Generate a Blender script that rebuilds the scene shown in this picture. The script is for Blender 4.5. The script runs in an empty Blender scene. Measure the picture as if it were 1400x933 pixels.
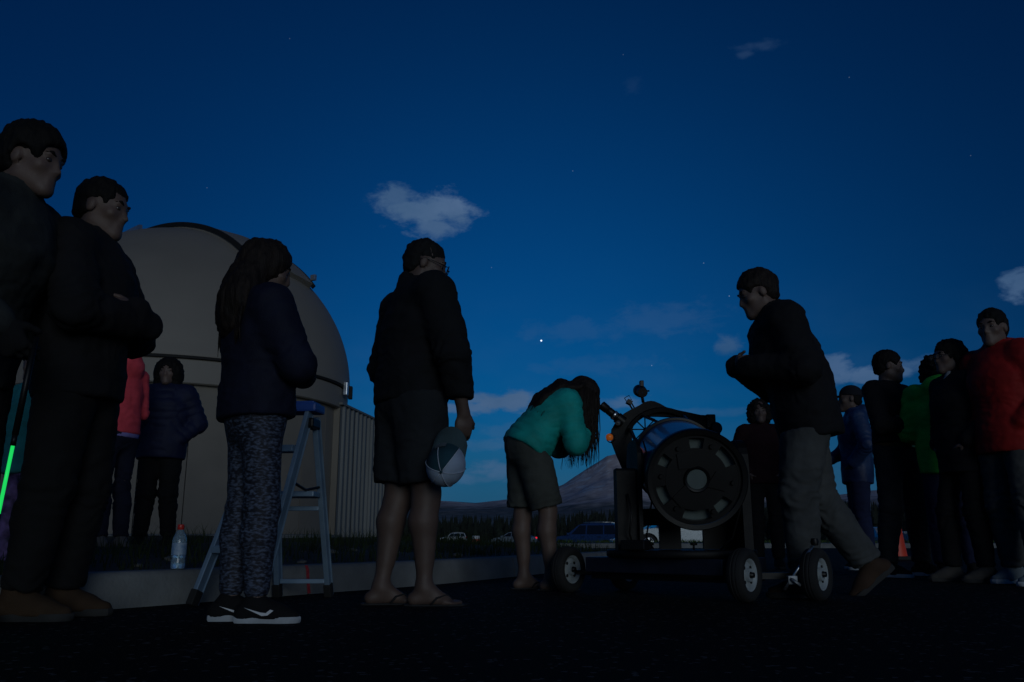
import bpy, bmesh, math, random
import numpy as np
from mathutils import Vector, Matrix
R = math.radians
sc = bpy.context.scene
C = sc.collection
random.seed(7); rng = np.random.default_rng(7)

# ------------------------------------------------------------------ camera
cam = bpy.data.cameras.new('camera'); camo = bpy.data.objects.new('camera', cam); C.objects.link(camo)
cam.lens = 30; cam.sensor_width = 36; cam.clip_start = .02; cam.clip_end = 60000
camo.location = (0, 0, .30); camo.rotation_euler = (R(90+12.95), 0, 0)
sc.camera = camo
sc.render.resolution_x = 1024; sc.render.resolution_y = 682
sc.view_settings.view_transform = 'Standard'; sc.view_settings.look = 'None'
sc.view_settings.gamma = 1; sc.view_settings.exposure = 0
sc.cycles.use_denoising = True
sc.cycles.max_bounces = 6

# ------------------------------------------------------------------ world: late dusk sky, thin clouds, first stars
SUN_EL, SUN_AZ = 9, 163          # the afterglow stands behind the camera
w = bpy.data.worlds.new('World'); sc.world = w; w.use_nodes = True
nt = w.node_tree; N = nt.nodes; L = nt.links
for n in list(N): N.remove(n)
def node(nt, t, **kw):
    n = nt.nodes.new(t)
    for k, v in kw.items():
        if k.startswith('i_'): n.inputs[k[2:]].default_value = v
        else: setattr(n, k, v)
    return n
def math_(nt, op, a, b=None, c=None, clamp=False):
    n = nt.nodes.new('ShaderNodeMath'); n.operation = op; n.use_clamp = clamp
    for i, v in enumerate((a, b, c)):
        if v is None: continue
        if isinstance(v, (int, float)): n.inputs[i].default_value = v
        else: nt.links.new(v, n.inputs[i])
    return n.outputs[0]
def mixc(nt, f, a, b, blend='MIX'):
    n = nt.nodes.new('ShaderNodeMix'); n.data_type = 'RGBA'; n.blend_type = blend
    for s, v in ((0, f), (6, a), (7, b)):
        if isinstance(v, (int, float)): n.inputs[s].default_value = v
        elif isinstance(v, (tuple, list)): n.inputs[s].default_value = (*v, 1) if len(v) == 3 else v
        else: nt.links.new(v, n.inputs[s])
    return n.outputs[2]
out = node(nt, 'ShaderNodeOutputWorld'); bg = node(nt, 'ShaderNodeBackground'); L.new(bg.outputs[0], out.inputs[0])
sky = node(nt, 'ShaderNodeTexSky', sky_type='NISHITA', sun_disc=False, sun_elevation=R(SUN_EL), sun_rotation=R(SUN_AZ), ozone_density=6, air_density=1.0, dust_density=.6)
tc = node(nt, 'ShaderNodeTexCoord'); sep = node(nt, 'ShaderNodeSeparateXYZ'); L.new(tc.outputs['Generated'], sep.inputs[0])
X, Y, Z = sep.outputs
az = math_(nt, 'MULTIPLY', math_(nt, 'ARCTAN2', X, Y), 180/math.pi)
el = math_(nt, 'MULTIPLY', math_(nt, 'ARCSINE', Z), 180/math.pi)
base = mixc(nt, 1.0, sky.outputs[0], (.022, .375, .61), 'MULTIPLY')     # camera white balance: deep blue dusk
# broad twilight glow standing over the mountains
gd = node(nt, 'ShaderNodeVectorMath', operation='DOT_PRODUCT'); L.new(tc.outputs['Generated'], gd.inputs[0]); gd.inputs[1].default_value = Vector((.05, .97, .20)).normalized()
gx = math_(nt, 'EXPONENT', math_(nt, 'MULTIPLY', math_(nt, 'SUBTRACT', 1.0, gd.outputs['Value']), -11.4))
base = mixc(nt, 1.0, base, mixc(nt, gx, (.7,.66,.7), (1.55,1.72,1.55)), 'MULTIPLY')
comb = node(nt, 'ShaderNodeCombineXYZ'); L.new(az, comb.inputs[0]); L.new(math_(nt, 'MULTIPLY', el, 1.9), comb.inputs[1])
n1 = node(nt, 'ShaderNodeTexNoise', i_Scale=.55, i_Detail=7, i_Roughness=.62, i_Distortion=.25); L.new(comb.outputs[0], n1.inputs['Vector'])
n2 = node(nt, 'ShaderNodeTexNoise', i_Scale=.16, i_Detail=4, i_Roughness=.5); L.new(comb.outputs[0], n2.inputs['Vector'])
nz = math_(nt, 'SUBTRACT', n1.outputs[0], .5)
nlow = math_(nt, 'SUBTRACT', n2.outputs[0], .5)
clouds = [(-6.1,21.5,3.6,1.65,.97),(-8.2,22.3,2.5,1.0,.8),(-4.2,21.6,2.3,1.35,.92),(-5.6,20.5,2.3,1.1,.85),
 (-.6,8.75,4.0,.85,.95),(.3,9.0,2.1,.9,.97),(-2.6,8.5,2.3,.6,.85),(-2.2,9.0,1.2,.6,.8),(-4.2,8.4,3.2,.55,.75),(-.5,7.0,3.6,.7,.25),(7.6,8.7,2.6,.6,.62),
 (22.9,9.75,2.6,.75,.78),(20.9,10.6,1.5,1.1,.72),(24.6,9.9,1.6,.5,.72),(31.9,14.3,1.5,1.2,.8),(18.0,30.8,2.2,.5,.14),(16.9,30.4,.9,.35,.16),
 (-.8,4.35,3.6,.9,.6),(-1.5,6.0,5.0,.6,.3),(-3.4,3.85,3.6,.5,.45),(14.6,12.3,1.1,.9,.6),(8.9,29.3,1.0,.7,.06),(3.4,5.4,2.2,.45,.3),
 (12.5,8.0,5.5,.5,.22),(10.5,14.2,5.5,1.5,.16),(4.5,13.6,6,1.2,.14),(6,11.2,7,.9,.12),(27,10.2,4,.8,.5),(-26,9,6,.9,.5),(-14,7.6,4,.6,.5),
 (55,12,9,1.6,.6),(-60,15,9,1.6,.6),(125,10,16,1.8,.6),(-140,12,16,1.8,.6)]
tot = None
nzs = math_(nt, 'MULTIPLY_ADD', nz, 2.1, 1.0); nzb = math_(nt, 'MULTIPLY_ADD', nz, 1.95, 1.0)
ae = node(nt, 'ShaderNodeCombineXYZ'); L.new(az, ae.inputs[0]); L.new(el, ae.inputs[1])
for a0, e0, sa, se, op in clouds:
    vm = node(nt, 'ShaderNodeVectorMath', operation='MULTIPLY_ADD'); L.new(ae.outputs[0], vm.inputs[0])
    vm.inputs[1].default_value = (1/sa, 1/se, 0); vm.inputs[2].default_value = (-a0/sa, -e0/se, 0)
    vl = node(nt, 'ShaderNodeVectorMath', operation='LENGTH'); L.new(vm.outputs[0], vl.inputs[0])
    mr = node(nt, 'ShaderNodeMapRange', interpolation_type='SMOOTHSTEP'); L.new(math_(nt, 'SUBTRACT', nzb if op > .7 else nzs, vl.outputs['Value']), mr.inputs[0])
    mr.inputs[1].default_value = .02; mr.inputs[2].default_value = .85 if op <= .7 else .72; mr.inputs[4].default_value = op
    tot = mr.outputs[0] if tot is None else math_(nt, 'MAXIMUM', tot, mr.outputs[0])
# faint veil of high haze low over the horizon
veil = node(nt, 'ShaderNodeMapRange', interpolation_type='SMOOTHSTEP'); L.new(el, veil.inputs[0])
veil.inputs[1].default_value = 20; veil.inputs[2].default_value = 3; veil.inputs[4].default_value = .09
veilm = math_(nt, 'MULTIPLY', veil.outputs[0], math_(nt, 'ADD', .5, math_(nt, 'MULTIPLY', nlow, 3.0)), clamp=True)
shade = mixc(nt, math_(nt, 'ADD', .5, math_(nt, 'MULTIPLY', nlow, 2.2), clamp=True), (.72, 1.75, 3.6), (1.55, 2.75, 5.0))
hz = node(nt, 'ShaderNodeMapRange', interpolation_type='SMOOTHSTEP'); L.new(el, hz.inputs[0])
hz.inputs[1].default_value = 9; hz.inputs[2].default_value = 0; hz.inputs[4].default_value = .8
base = mixc(nt, hz.outputs[0], base, (.30, 1.38, 3.1))      # greyer air low over the horizon
allc = math_(nt, 'MAXIMUM', tot, veilm)
col = mixc(nt, allc, base, shade)
# stars: the planet the telescope looks at and a handful of faint ones
stars = [((.0343,.9739,.2244), .00095, 45),((-.2385,.8194,.5213),.0006,3),((.1226,.8462,.5186),.0006,3),((.0696,.9098,.4093),.0006,5),
 ((.2183,.9273,.3043),.0006,7),((.1615,.9677,.1935),.0006,9),((-.0239,.9515,.3068),.0006,4),((.2464,.9318,.2666),.0006,10),((.3532,.8092,.4695),.0006,4),((.465,.801,.3771),.0006,3),((-.3319,.8675,.3706),.0006,3),
 ((-.62,.55,.56),.0006,4),((.8,.3,.52),.0006,5),((-.3,-.6,.74),.0006,6),((.4,-.7,.59),.0006,4)]
geo = tc.outputs['Generated']
for d, rad, b in stars:
    b = b if b > 20 else b*.45
    v = Vector(d).normalized()
    dn = node(nt, 'ShaderNodeVectorMath', operation='DISTANCE'); L.new(geo, dn.inputs[0]); dn.inputs[1].default_value = v
    mk = node(nt, 'ShaderNodeMapRange'); L.new(dn.outputs['Value'], mk.inputs[0])
    mk.inputs[1].default_value = rad*1.3; mk.inputs[2].default_value = rad*.4; mk.inputs[4].default_value = 1
    sv = mixc(nt, mk.outputs[0], (0,0,0), (b*.75, b*.9, b))
    col = mixc(nt, 1.0, col, sv, 'ADD')
L.new(col, bg.inputs[0]); bg.inputs[1].default_value = .052
w.cycles.sampling_method = 'MANUAL'; w.cycles.sample_map_resolution = 256

# ------------------------------------------------------------------ the last warm glow of the set sun
sun = bpy.data.lights.new('sun', 'SUN'); suno = bpy.data.objects.new('sun', sun); C.objects.link(suno)
sun.energy = .47; sun.angle = R(28); sun.color = (.82, .90, .93)
sd = Vector((math.sin(R(SUN_AZ))*math.cos(R(SUN_EL)), math.cos(R(SUN_AZ))*math.cos(R(SUN_EL)), math.sin(R(SUN_EL))))
suno.rotation_euler = sd.to_track_quat('Z', 'Y').to_euler(); suno.location = (0, -5, 8)

# ------------------------------------------------------------------ materials
MATS = {}
def mat(name, col, rough=.8, metal=0, var=.25, vscale=6, bump=.0, bscale=40, emit=None, estr=0, spec=.5, coat=0, sheen=0, stretch=(1,1,1), col2=None, trans=0, alpha=1, vdetail=4, ramp_r=(.3,.7)):
    if name in MATS: return MATS[name]
    m = bpy.data.materials.new(name); m.use_nodes = True; t = m.node_tree; b = t.nodes['Principled BSDF']
    b.inputs['Roughness'].default_value = rough; b.inputs['Metallic'].default_value = metal
    b.inputs['Specular IOR Level'].default_value = spec
    if coat: b.inputs['Coat Weight'].default_value = coat; b.inputs['Coat Roughness'].default_value = .08
    if sheen: b.inputs['Sheen Weight'].default_value = sheen
    if trans: b.inputs['Transmission Weight'].default_value = trans
    tcn = t.nodes.new('ShaderNodeTexCoord'); mp = t.nodes.new('ShaderNodeMapping'); mp.inputs['Scale'].default_value = stretch
    t.links.new(tcn.outputs['Object'], mp.inputs[0])
    nn = t.nodes.new('ShaderNodeTexNoise'); nn.inputs['Scale'].default_value = vscale; nn.inputs['Detail'].default_value = vdetail
    t.links.new(mp.outputs[0], nn.inputs['Vector'])
    ramp = t.nodes.new('ShaderNodeMapRange'); ramp.inputs[1].default_value = ramp_r[0]; ramp.inputs[2].default_value = ramp_r[1]
    t.links.new(nn.outputs[0], ramp.inputs[0])
    c2 = col2 if col2 else tuple(min(1, c*(1+var)) for c in col); c1 = col if col2 else tuple(c*(1-var) for c in col)
    t.links.new(mixc(t, ramp.outputs[0], c1, c2), b.inputs['Base Color'])
    if var:
        rr = t.nodes.new('ShaderNodeMapRange'); rr.inputs[3].default_value = max(.03, rough*.85); rr.inputs[4].default_value = min(1, rough*1.12)
        t.links.new(nn.outputs[0], rr.inputs[0]); t.links.new(rr.outputs[0], b.inputs['Roughness'])
    if bump:
        bn = t.nodes.new('ShaderNodeTexNoise'); bn.inputs['Scale'].default_value = bscale; bn.inputs['Detail'].default_value = 5
        t.links.new(mp.outputs[0], bn.inputs['Vector'])
        bp = t.nodes.new('ShaderNodeBump'); bp.inputs['Strength'].default_value = bump; bp.inputs['Distance'].default_value = .01
        t.links.new(bn.outputs[0], bp.inputs['Height']); t.links.new(bp.outputs[0], b.inputs['Normal'])
    if emit:
        b.inputs['Emission Color'].default_value = (*emit, 1); b.inputs['Emission Strength'].default_value = estr
    MATS[name] = m; return m

# ------------------------------------------------------------------ mesh helpers
def finish(name, me, m, parent=None, smooth=True, loc=None, rotz=0):
    o = bpy.data.objects.new(name, me); C.objects.link(o)
    if m is not None: me.materials.append(m)
    if smooth and len(me.polygons): me.polygons.foreach_set('use_smooth', [True]*len(me.polygons))
    if parent is not None: o.parent = parent
    if loc is not None: o.location = loc
    if rotz: o.rotation_euler.z = rotz
    return o
def tag(o, label=None, cat=None, group=None, kind=None):
    if label: o['label'] = label
    if cat: o['category'] = cat
    if group: o['group'] = group
    if kind: o['kind'] = kind
    return o
def empty(name, loc=(0,0,0), rz=0):
    o = bpy.data.objects.new(name, None); C.objects.link(o); o.location = loc; o.rotation_euler.z = rz
    o.empty_display_size = .1; return o
class MB:
    def __init__(s): s.v = []; s.f = []
    def add(s, vs, fs):
        n = len(s.v); s.v += [tuple(v) for v in vs]; s.f += [tuple(i+n for i in f) for f in fs]; return s
    def box(s, c, d, rz=0, M=None, bev=0):
        hx, hy, hz = d[0]/2, d[1]/2, d[2]/2
        if bev:
            b = min(bev, hx*.9, hy*.9, hz*.9); vs = []; 
            bm = bmesh.new(); bmesh.ops.create_cube(bm, size=1)
            for v in bm.verts: v.co = Vector((v.co.x*d[0], v.co.y*d[1], v.co.z*d[2]))
            bmesh.ops.bevel(bm, geom=list(bm.edges), offset=b, segments=2, affect='EDGES', profile=.6)
            bm.verts.index_update(); vs = [v.co.copy() for v in bm.verts]; fs = [[v.index for v in f.verts] for f in bm.faces]; bm.free()
        else:
            vs = [Vector((x*hx, y*hy, z*hz)) for x in (-1,1) for y in (-1,1) for z in (-1,1)]
            fs = [(0,1,3,2),(4,6,7,5),(0,4,5,1),(2,3,7,6),(0,2,6,4),(1,5,7,3)]
        m = M if M is not None else Matrix.Rotation(rz, 3, 'Z')
        return s.add([m @ v + Vector(c) for v in vs], fs)
    def tube(s, pts, rad, n=8, cap=True, flat=None):
        pts = [Vector(p) for p in pts]
        if isinstance(rad, (int, float)): rad = [rad]*len(pts)
        up = None; rings = []
        for i, p in enumerate(pts):
            t = (pts[min(i+1, len(pts)-1)]-pts[max(i-1, 0)]).normalized()
            if up is None:
                up = Vector((0,0,1)) if abs(t.z) < .9 else Vector((1,0,0))
            a = t.cross(up).normalized(); b = a.cross(t).normalized(); up = b
            fa, fb = flat if flat else (1, 1)
            rings.append([p+(a*math.cos(2*math.pi*k/n)*fa+b*math.sin(2*math.pi*k/n)*fb)*rad[i] for k in range(n)])
        vs = [v for r in rings for v in r]; fs = []
        for i in range(len(rings)-1):
            for k in range(n):
                fs.append((i*n+k, i*n+(k+1)%n, (i+1)*n+(k+1)%n, (i+1)*n+k))
        if cap: fs.append(tuple(range(n-1, -1, -1))); fs.append(tuple((len(rings)-1)*n+k for k in range(n)))
        return s.add(vs, fs)
    def lathe(s, prof, n=32, M=None, a0=0, a1=2*math.pi, capends=False):
        """prof: list of (r,z) about local Z"""
        full = abs(a1-a0-2*math.pi) < 1e-6; k = n if full else n+1
        vs = [Vector((r*math.cos(a0+(a1-a0)*j/n), r*math.sin(a0+(a1-a0)*j/n), z)) for r, z in prof for j in range(k)]
        if M is not None: vs = [M @ v for v in vs]
        fs = []
        for i in range(len(prof)-1):
            for j in range(n):
                j2 = (j+1) % k
                fs.append((i*k+j, i*k+j2, (i+1)*k+j2, (i+1)*k+j))
        return s.add(vs, fs)
    def prism(s, poly, M, t):
        """poly: list of (u,v) in local XY of 4x4 M, extruded t along local Z"""
        n = len(poly); vs = [M @ Vector((p[0], p[1], 0)) for p in poly]+[M @ Vector((p[0], p[1], t)) for p in poly]
        return s.add(vs, [tuple(range(n-1,-1,-1)), tuple(range(n, 2*n))]+[(i, (i+1)%n, n+(i+1)%n, n+i) for i in range(n)])
    def grid(s, pts):
        """pts: 2D list of points"""
        a, b = len(pts), len(pts[0])
        return s.add([p for r in pts for p in r], [(i*b+j, i*b+j+1, (i+1)*b+j+1, (i+1)*b+j) for i in range(a-1) for j in range(b-1)])
    def build(s, name, m, parent=None, smooth=False, loc=None, rotz=0, auto=None):
        me = bpy.data.meshes.new(name); me.from_pydata(s.v, [], s.f)
        bm = bmesh.new(); bm.from_mesh(me); bmesh.ops.recalc_face_normals(bm, faces=bm.faces); bm.to_mesh(me); bm.free()
        o = finish(name, me, m, parent, smooth or auto is not None, loc, rotz)
        if auto is not None:
            try: me.set_sharp_from_angle(angle=R(auto))
            except Exception: pass
        return o
def frame(o, zdir, xhint=(0,0,1)):
    """4x4 with origin o, local Z along zdir, local X close to xhint"""
    z = Vector(zdir).normalized(); x = Vector(xhint); x = (x-z*x.dot(z)).normalized(); y = z.cross(x)
    m = Matrix((x, y, z)).transposed().to_4x4(); m.translation = Vector(o); return m
# vectorised value noise
def _h(ix, iy, iz, seed):
    n = (ix*374761393+iy*668265263+iz*2147483647+seed*974711) & 0xffffffff
    n = ((n ^ (n >> 13))*1274126177) & 0xffffffff
    return ((n ^ (n >> 16)) & 0xffff)/65535.0
def vnoise(p, seed=0):
    p = np.asarray(p, float); i = np.floor(p).astype(np.int64); f = p-i; u = f*f*(3-2*f); r = 0
    for dx in (0, 1):
        for dy in (0, 1):
            for dz in (0, 1):
                r = r+_h(i[:,0]+dx, i[:,1]+dy, i[:,2]+dz, seed)*(u[:,0] if dx else 1-u[:,0])*(u[:,1] if dy else 1-u[:,1])*(u[:,2] if dz else 1-u[:,2])
    return r
def fbm(p, o=4, seed=0):
    p = np.asarray(p, float); r = 0; a = .5; s = 0
    for k in range(o):
        r = r+a*vnoise(p*2**k+17.3*k, seed+k); s += a; a *= .5
    return r/s
def new_mesh(name, V, F):
    me = bpy.data.meshes.new(name); V = np.asarray(V, np.float32); F = np.asarray(F, np.int32)
    k = F.shape[1]
    me.vertices.add(len(V)); me.vertices.foreach_set('co', V.ravel())
    me.loops.add(F.size); me.loops.foreach_set('vertex_index', F.ravel())
    me.polygons.add(len(F)); me.polygons.foreach_set('loop_start', np.arange(0, F.size, k, dtype=np.int32))
    me.update(calc_edges=True); me.validate(); return me
# ------------------------------------------------------------------ terrain
def lot_z(y): return -.6*min(1, max(0, (y-27)/20))
M_ground = mat('dry_meadow', (.030,.036,.020), .95, var=.5, vscale=.15, bump=.3, bscale=3)
mb = MB(); rad = [0,20,40,60,90,130,200,320,500,900,1600,3000,5000,8000,13000,20000,30000]; na = 72
pts = []
for r in rad:
    row = []
    for k in range(na+1):
        a = 2*math.pi*k/na; x, y = r*math.sin(a), r*math.cos(a)
        row.append((x, y, lot_z(y)-.06 if r < 100 else -.66))
    pts.append(row)
mb.grid(pts); tag(mb.build('ground', M_ground, smooth=True), kind='structure')

# asphalt lot
M_asph = mat('asphalt', (.0055,.0055,.0055), .95, var=.35, vscale=9, bump=.55, bscale=170, spec=.10)
t = M_asph.node_tree; b = t.nodes['Principled BSDF']      # pale chips of stone among the tar
vor = t.nodes.new('ShaderNodeTexVoronoi'); vor.inputs['Scale'].default_value = 75
t.links.new([n for n in t.nodes if n.type == 'TEX_COORD'][0].outputs['Object'], vor.inputs['Vector'])
cmp_ = t.nodes.new('ShaderNodeMath'); cmp_.operation = 'GREATER_THAN'; cmp_.inputs[1].default_value = .965
sepc = t.nodes.new('ShaderNodeSeparateColor'); t.links.new(vor.outputs['Color'], sepc.inputs[0]); t.links.new(sepc.outputs[0], cmp_.inputs[0])
old = b.inputs['Base Color'].links[0].from_socket
t.links.new(mixc(t, cmp_.outputs[0], old, (.09,.085,.08)), b.inputs['Base Color'])
mb = MB(); ys = [-30,-8,-4,-2,0,1,2,3,4,5,6,8,10,14,18,22,26,32,38,45,60,90]; xs = [-60,-30,-15,-8,-5,-3,-2,-1,0,1,2,3,5,8,15,30,60,95]
mb.grid([[(x, y, lot_z(y)+.0) for x in xs] for y in ys]); tag(mb.build('parking_lot', M_asph, smooth=True), kind='structure')

# ------------------------------------------------------------------ far mountains
prof = [(-60,2.0),(-40,2.3),(-25,2.5),(-15,2.2),(-6.73,2.37),(-4.82,2.43),(-2.41,2.29),(0,2.58),(1.94,2.96),(3.39,3.53),(4.86,4.48),(6.33,5.37),(7.06,5.56),(7.77,5.31),(9.63,3.96),(11.95,3.27),(13.59,3.67),(14.77,4.3),(15.46,4.42),(16.53,3.62),(18.69,2.89),(20.82,2.68),(22.93,2.9),(25.42,3.62),(27.,3.7),(30.75,3.74),(38,3.0),(60,2.2)]
pa = np.array([p[0] for p in prof]); pe = np.array([p[1] for p in prof])
azs = np.concatenate([np.linspace(-50,-9,60), np.linspace(-8.9,32,420), np.linspace(32.2,50,30)])
ds = np.linspace(4200, 11500, 96)
A, D = np.meshgrid(azs, ds, indexing='ij')
E = np.interp(A, pa, pe)
hcrest = 8600*np.tan(np.radians(E))
u = np.clip((D-4200)/(8600-4200), 0, 1); v = np.clip((D-8600)/2900, 0, 1)
bulk = np.minimum(hcrest, 330)
shape = bulk*u**1.1+(hcrest-bulk)*u**3.2
shape = shape*(1-v**1.3)
Xm = D*np.sin(np.radians(A)); Ym = D*np.cos(np.radians(A))
P = np.stack([Xm.ravel(), Ym.ravel(), np.zeros(Xm.size)], 1)
rid = 1-np.abs(2*fbm(P/900, 5, 3)-1); rid2 = fbm(P/260, 5, 9)
Zm = shape.ravel()*(.97+.20*(rid-.75)*(1-.75*u.ravel()**6))+(rid2-.5)*46*np.clip(shape.ravel()/500, .05, 1)*(1-.6*u.ravel()**8)
V = np.stack([P[:,0], P[:,1], Zm-2], 1)
na_, nd_ = len(azs), len(ds); I = np.arange(na_*nd_).reshape(na_, nd_)
F = np.stack([I[:-1,:-1], I[1:,:-1], I[1:,1:], I[:-1,1:]], -1).reshape(-1, 4)
mm = bpy.data.materials.new('volcanic_rock_and_forest'); mm.use_nodes = True; t = mm.node_tree; b = t.nodes['Principled BSDF']
b.inputs['Roughness'].default_value = .95; b.inputs['Specular IOR Level'].default_value = .1
g = t.nodes.new('ShaderNodeNewGeometry'); sp = t.nodes.new('ShaderNodeSeparateXYZ'); t.links.new(g.outputs['Position'], sp.inputs[0])
nn = t.nodes.new('ShaderNodeTexNoise'); nn.inputs['Scale'].default_value = .0035; nn.inputs['Detail'].default_value = 8; t.links.new(g.outputs['Position'], nn.inputs['Vector'])
n3 = t.nodes.new('ShaderNodeTexNoise'); n3.inputs['Scale'].default_value = .012; n3.inputs['Detail'].default_value = 6; t.links.new(g.outputs['Position'], n3.inputs['Vector'])
hh = math_(t, 'ADD', sp.outputs[2], math_(t, 'MULTIPLY', math_(t, 'SUBTRACT', nn.outputs[0], .5), 260))
def mr(t, v, a, b_):
    n = t.nodes.new('ShaderNodeMapRange'); t.links.new(v, n.inputs[0]); n.inputs[1].default_value = a; n.inputs[2].default_value = b_; return n.outputs[0]
c = mixc(t, mr(t, n3.outputs[0], .35, .65), (.16,.20,.21), (.26,.28,.26))           # sage and lava plain
c = mixc(t, mr(t, hh, 40, 160), c, mixc(t, mr(t, n3.outputs[0], .4, .6), (.10,.12,.125), (.2,.2,.2)))   # wooded lower slope
c = mixc(t, mr(t, hh, 230, 330), c, mixc(t, mr(t, n3.outputs[0], .35, .65), (.46,.40,.41), (.68,.62,.62)))     # bare cinder and scree
n4 = t.nodes.new('ShaderNodeTexNoise'); n4.inputs['Scale'].default_value = .006; n4.inputs['Detail'].default_value = 7; n4.inputs['Distortion'].default_value = 1.2; t.links.new(g.outputs['Position'], n4.inputs['Vector'])
snow = math_(t, 'MULTIPLY', mr(t, n4.outputs[0], .585, .63), mr(t, hh, 300, 420))
c = mixc(t, snow, c, (.7,.72,.75))
t.links.new(c, b.inputs['Base Color'])
me = new_mesh('mountains', V, F); o = finish('mountains', me, mm); tag(o, kind='structure')

# ------------------------------------------------------------------ dark conifer wood beyond the lot (reads as one mass)
Vt, Ft = [], []
def conifer(x, y, z, h, r):
    n = 7; lv = 5
    for k in range(lv):
        z0 = z+h*(.08+.86*k/lv); z1 = z+h*min(1, .08+.86*(k+1.7)/lv); rr = r*(1-k/lv)**.85
        b0 = len(Vt); ph = random.random()*6
        for j in range(n):
            a = ph+2*math.pi*j/n; q = rr*random.uniform(.55, 1.15)
            Vt.append((x+q*math.cos(a), y+q*math.sin(a), z0+random.uniform(-.04,.03)*h))
        Vt.append((x, y, z1))
        for j in range(n): Ft.append((b0+j, b0+(j+1)%n, b0+n))
for i in range(2600):
    d = random.uniform(210, 430); a = random.uniform(-14, 46)
    topel = np.interp(a, [-10,-5,-1,2,6,10,16,24,32,46], [1.55,1.6,1.62,1.7,1.95,2.1,2.35,2.35,2.2,2.0])
    h = d*math.tan(R(topel))*random.uniform(.62,1.02)
    conifer(d*math.sin(R(a)), d*math.cos(R(a)), -.7, h+.3, h*random.uniform(.12,.2))
me = bpy.data.meshes.new('conifer_wood'); me.from_pydata(Vt, [], Ft)
o = finish('conifer_wood', me, mat('conifer_needles', (.010,.016,.009), .95, var=.5, vscale=.3), smooth=False)
tag(o, 'dark wood of conifers standing beyond the parking lot under the mountains', 'wood', kind='stuff')

# ------------------------------------------------------------------ grass bank behind the near kerb
KB = [(-5.2,-1.6),(-3.9,.35),(-2.75,2.1),(-1.764,3.709),(-1.518,4.108),(-1.166,4.691),(-.976,4.985),(-.455,5.85),(.313,7.555),(.941,9.0),(1.25,9.9),(1.32,10.8),(1.1,12.2),(.6,14.5),(-.2,19),(-1.5,26)]
def resample(pl, step):
    pl = [Vector((*p, 0)) for p in pl]
    # Catmull-Rom then even spacing
    fine = []
    for i in range(len(pl)-1):
        p0, p1, p2, p3 = pl[max(i-1,0)], pl[i], pl[i+1], pl[min(i+2, len(pl)-1)]
        for k in range(12):
            s = k/12; fine.append(.5*((2*p1)+(p2-p0)*s+(2*p0-5*p1+4*p2-p3)*s*s+(3*p1-p0-3*p2+p3)*s**3))
    fine.append(pl[-1]); outp = [fine[0]]; acc = 0
    for a_, b_ in zip(fine, fine[1:]):
        d = (b_-a_).length
        while acc+d >= step:
            f = (step-acc)/d; a_ = a_.lerp(b_, f); outp.append(a_.copy()); d = (b_-a_).length; acc = 0
        acc += d
    return outp
KP = resample(KB, .1)
KN = []
for i, p in enumerate(KP):
    tdir = (KP[min(i+1, len(KP)-1)]-KP[max(i-1,0)]).normalized(); KN.append(Vector((-tdir.y, tdir.x, 0)))   # to the bank side (left)
M_conc = mat('kerb_concrete', (.17,.18,.18), .9, var=.28, vscale=3.5, bump=.35, bscale=60)
kerb = empty('kerb', (0,0,0)); tag(kerb, kind='structure')
step = 24      # 2.4 m castings with an open joint
kprof = [(0,-.03),(.012,.06),(.022,.13),(.034,.147),(.05,.152),(.15,.153),(.16,.145),(.16,-.03)]
start = KP.index(min(KP, key=lambda q: (q-Vector((.06,6.95,0))).length)) % step
for s0 in range(start-step, len(KP)-1, step):
    a0, a1 = max(0, s0), min(len(KP)-1, s0+step)
    if a1-a0 < 3: continue
    mb = MB(); rows = []
    for i in range(a0, a1+1):
        p, n_ = KP[i], KN[i]; tdir = Vector((n_.y, -n_.x, 0)); off = tdir*(.007 if i == a0 else -.007 if i == a1 else 0)
        wob = .003*math.sin(i*.9)
        rows.append([p+off+n_*(q+wob)+Vector((0,0,h+lot_z(p.y))) for q, h in kprof])
    mb.grid(rows); nn_ = len(kprof); mb.f.append(tuple(range(nn_))); mb.f.append(tuple((len(rows)-1)*nn_+k for k in range(nn_-1,-1,-1)))
    mb.build('kerb_stone', M_conc, kerb, auto=50)
# red survey mark on the kerb face
i0 = min(range(len(KP)), key=lambda i: (KP[i]-Vector((-1.07,4.83,0))).length)
p, n_ = KP[i0], KN[i0]; tdir = Vector((n_.y, -n_.x, 0))
mb = MB(); mb.grid([[p+tdir*dx+n_*(q-.004)+Vector((0,0,h)) for q, h in ((0,.005),(.012,.06),(.022,.13),(.034,.151))] for dx in (-.011,.011)])
mb.build('paint_mark', mat('red_paint', (.35,.03,.04), .7, var=.4, vscale=30), kerb)

def bank_z(d, x, y): return lot_z(y)+.145+.16*min(1, max(0, d-.15)/4.5)+.02*math.sin(x*2.1)*math.sin(y*1.7)*min(1, d/.6)
BW = [.15,.3,.5,.8,1.2,1.8,2.6,3.6,5,7,10,15,22,32]
M_soil = mat('bank_soil', (.016,.018,.010), .97, var=.5, vscale=4, bump=.6, bscale=25)
rows = []
for i in range(0, len(KP), 3):
    p, n_ = KP[i], KN[i]; nn_ = (n_*.6+Vector((-1,.45,0)).normalized()*.4).normalized()
    row = []
    for d in BW:
        dirn = n_.lerp(Vector((-.85,.5,0)), min(1, d/3)); q = p+dirn*d; row.append((q.x, q.y, bank_z(d, q.x, q.y)+(-.35 if d > 20 else 0)))
    rows.append(row)
mb = MB(); mb.grid(rows); tag(mb.build('grass_bank', M_soil, smooth=True), kind='structure')

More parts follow.
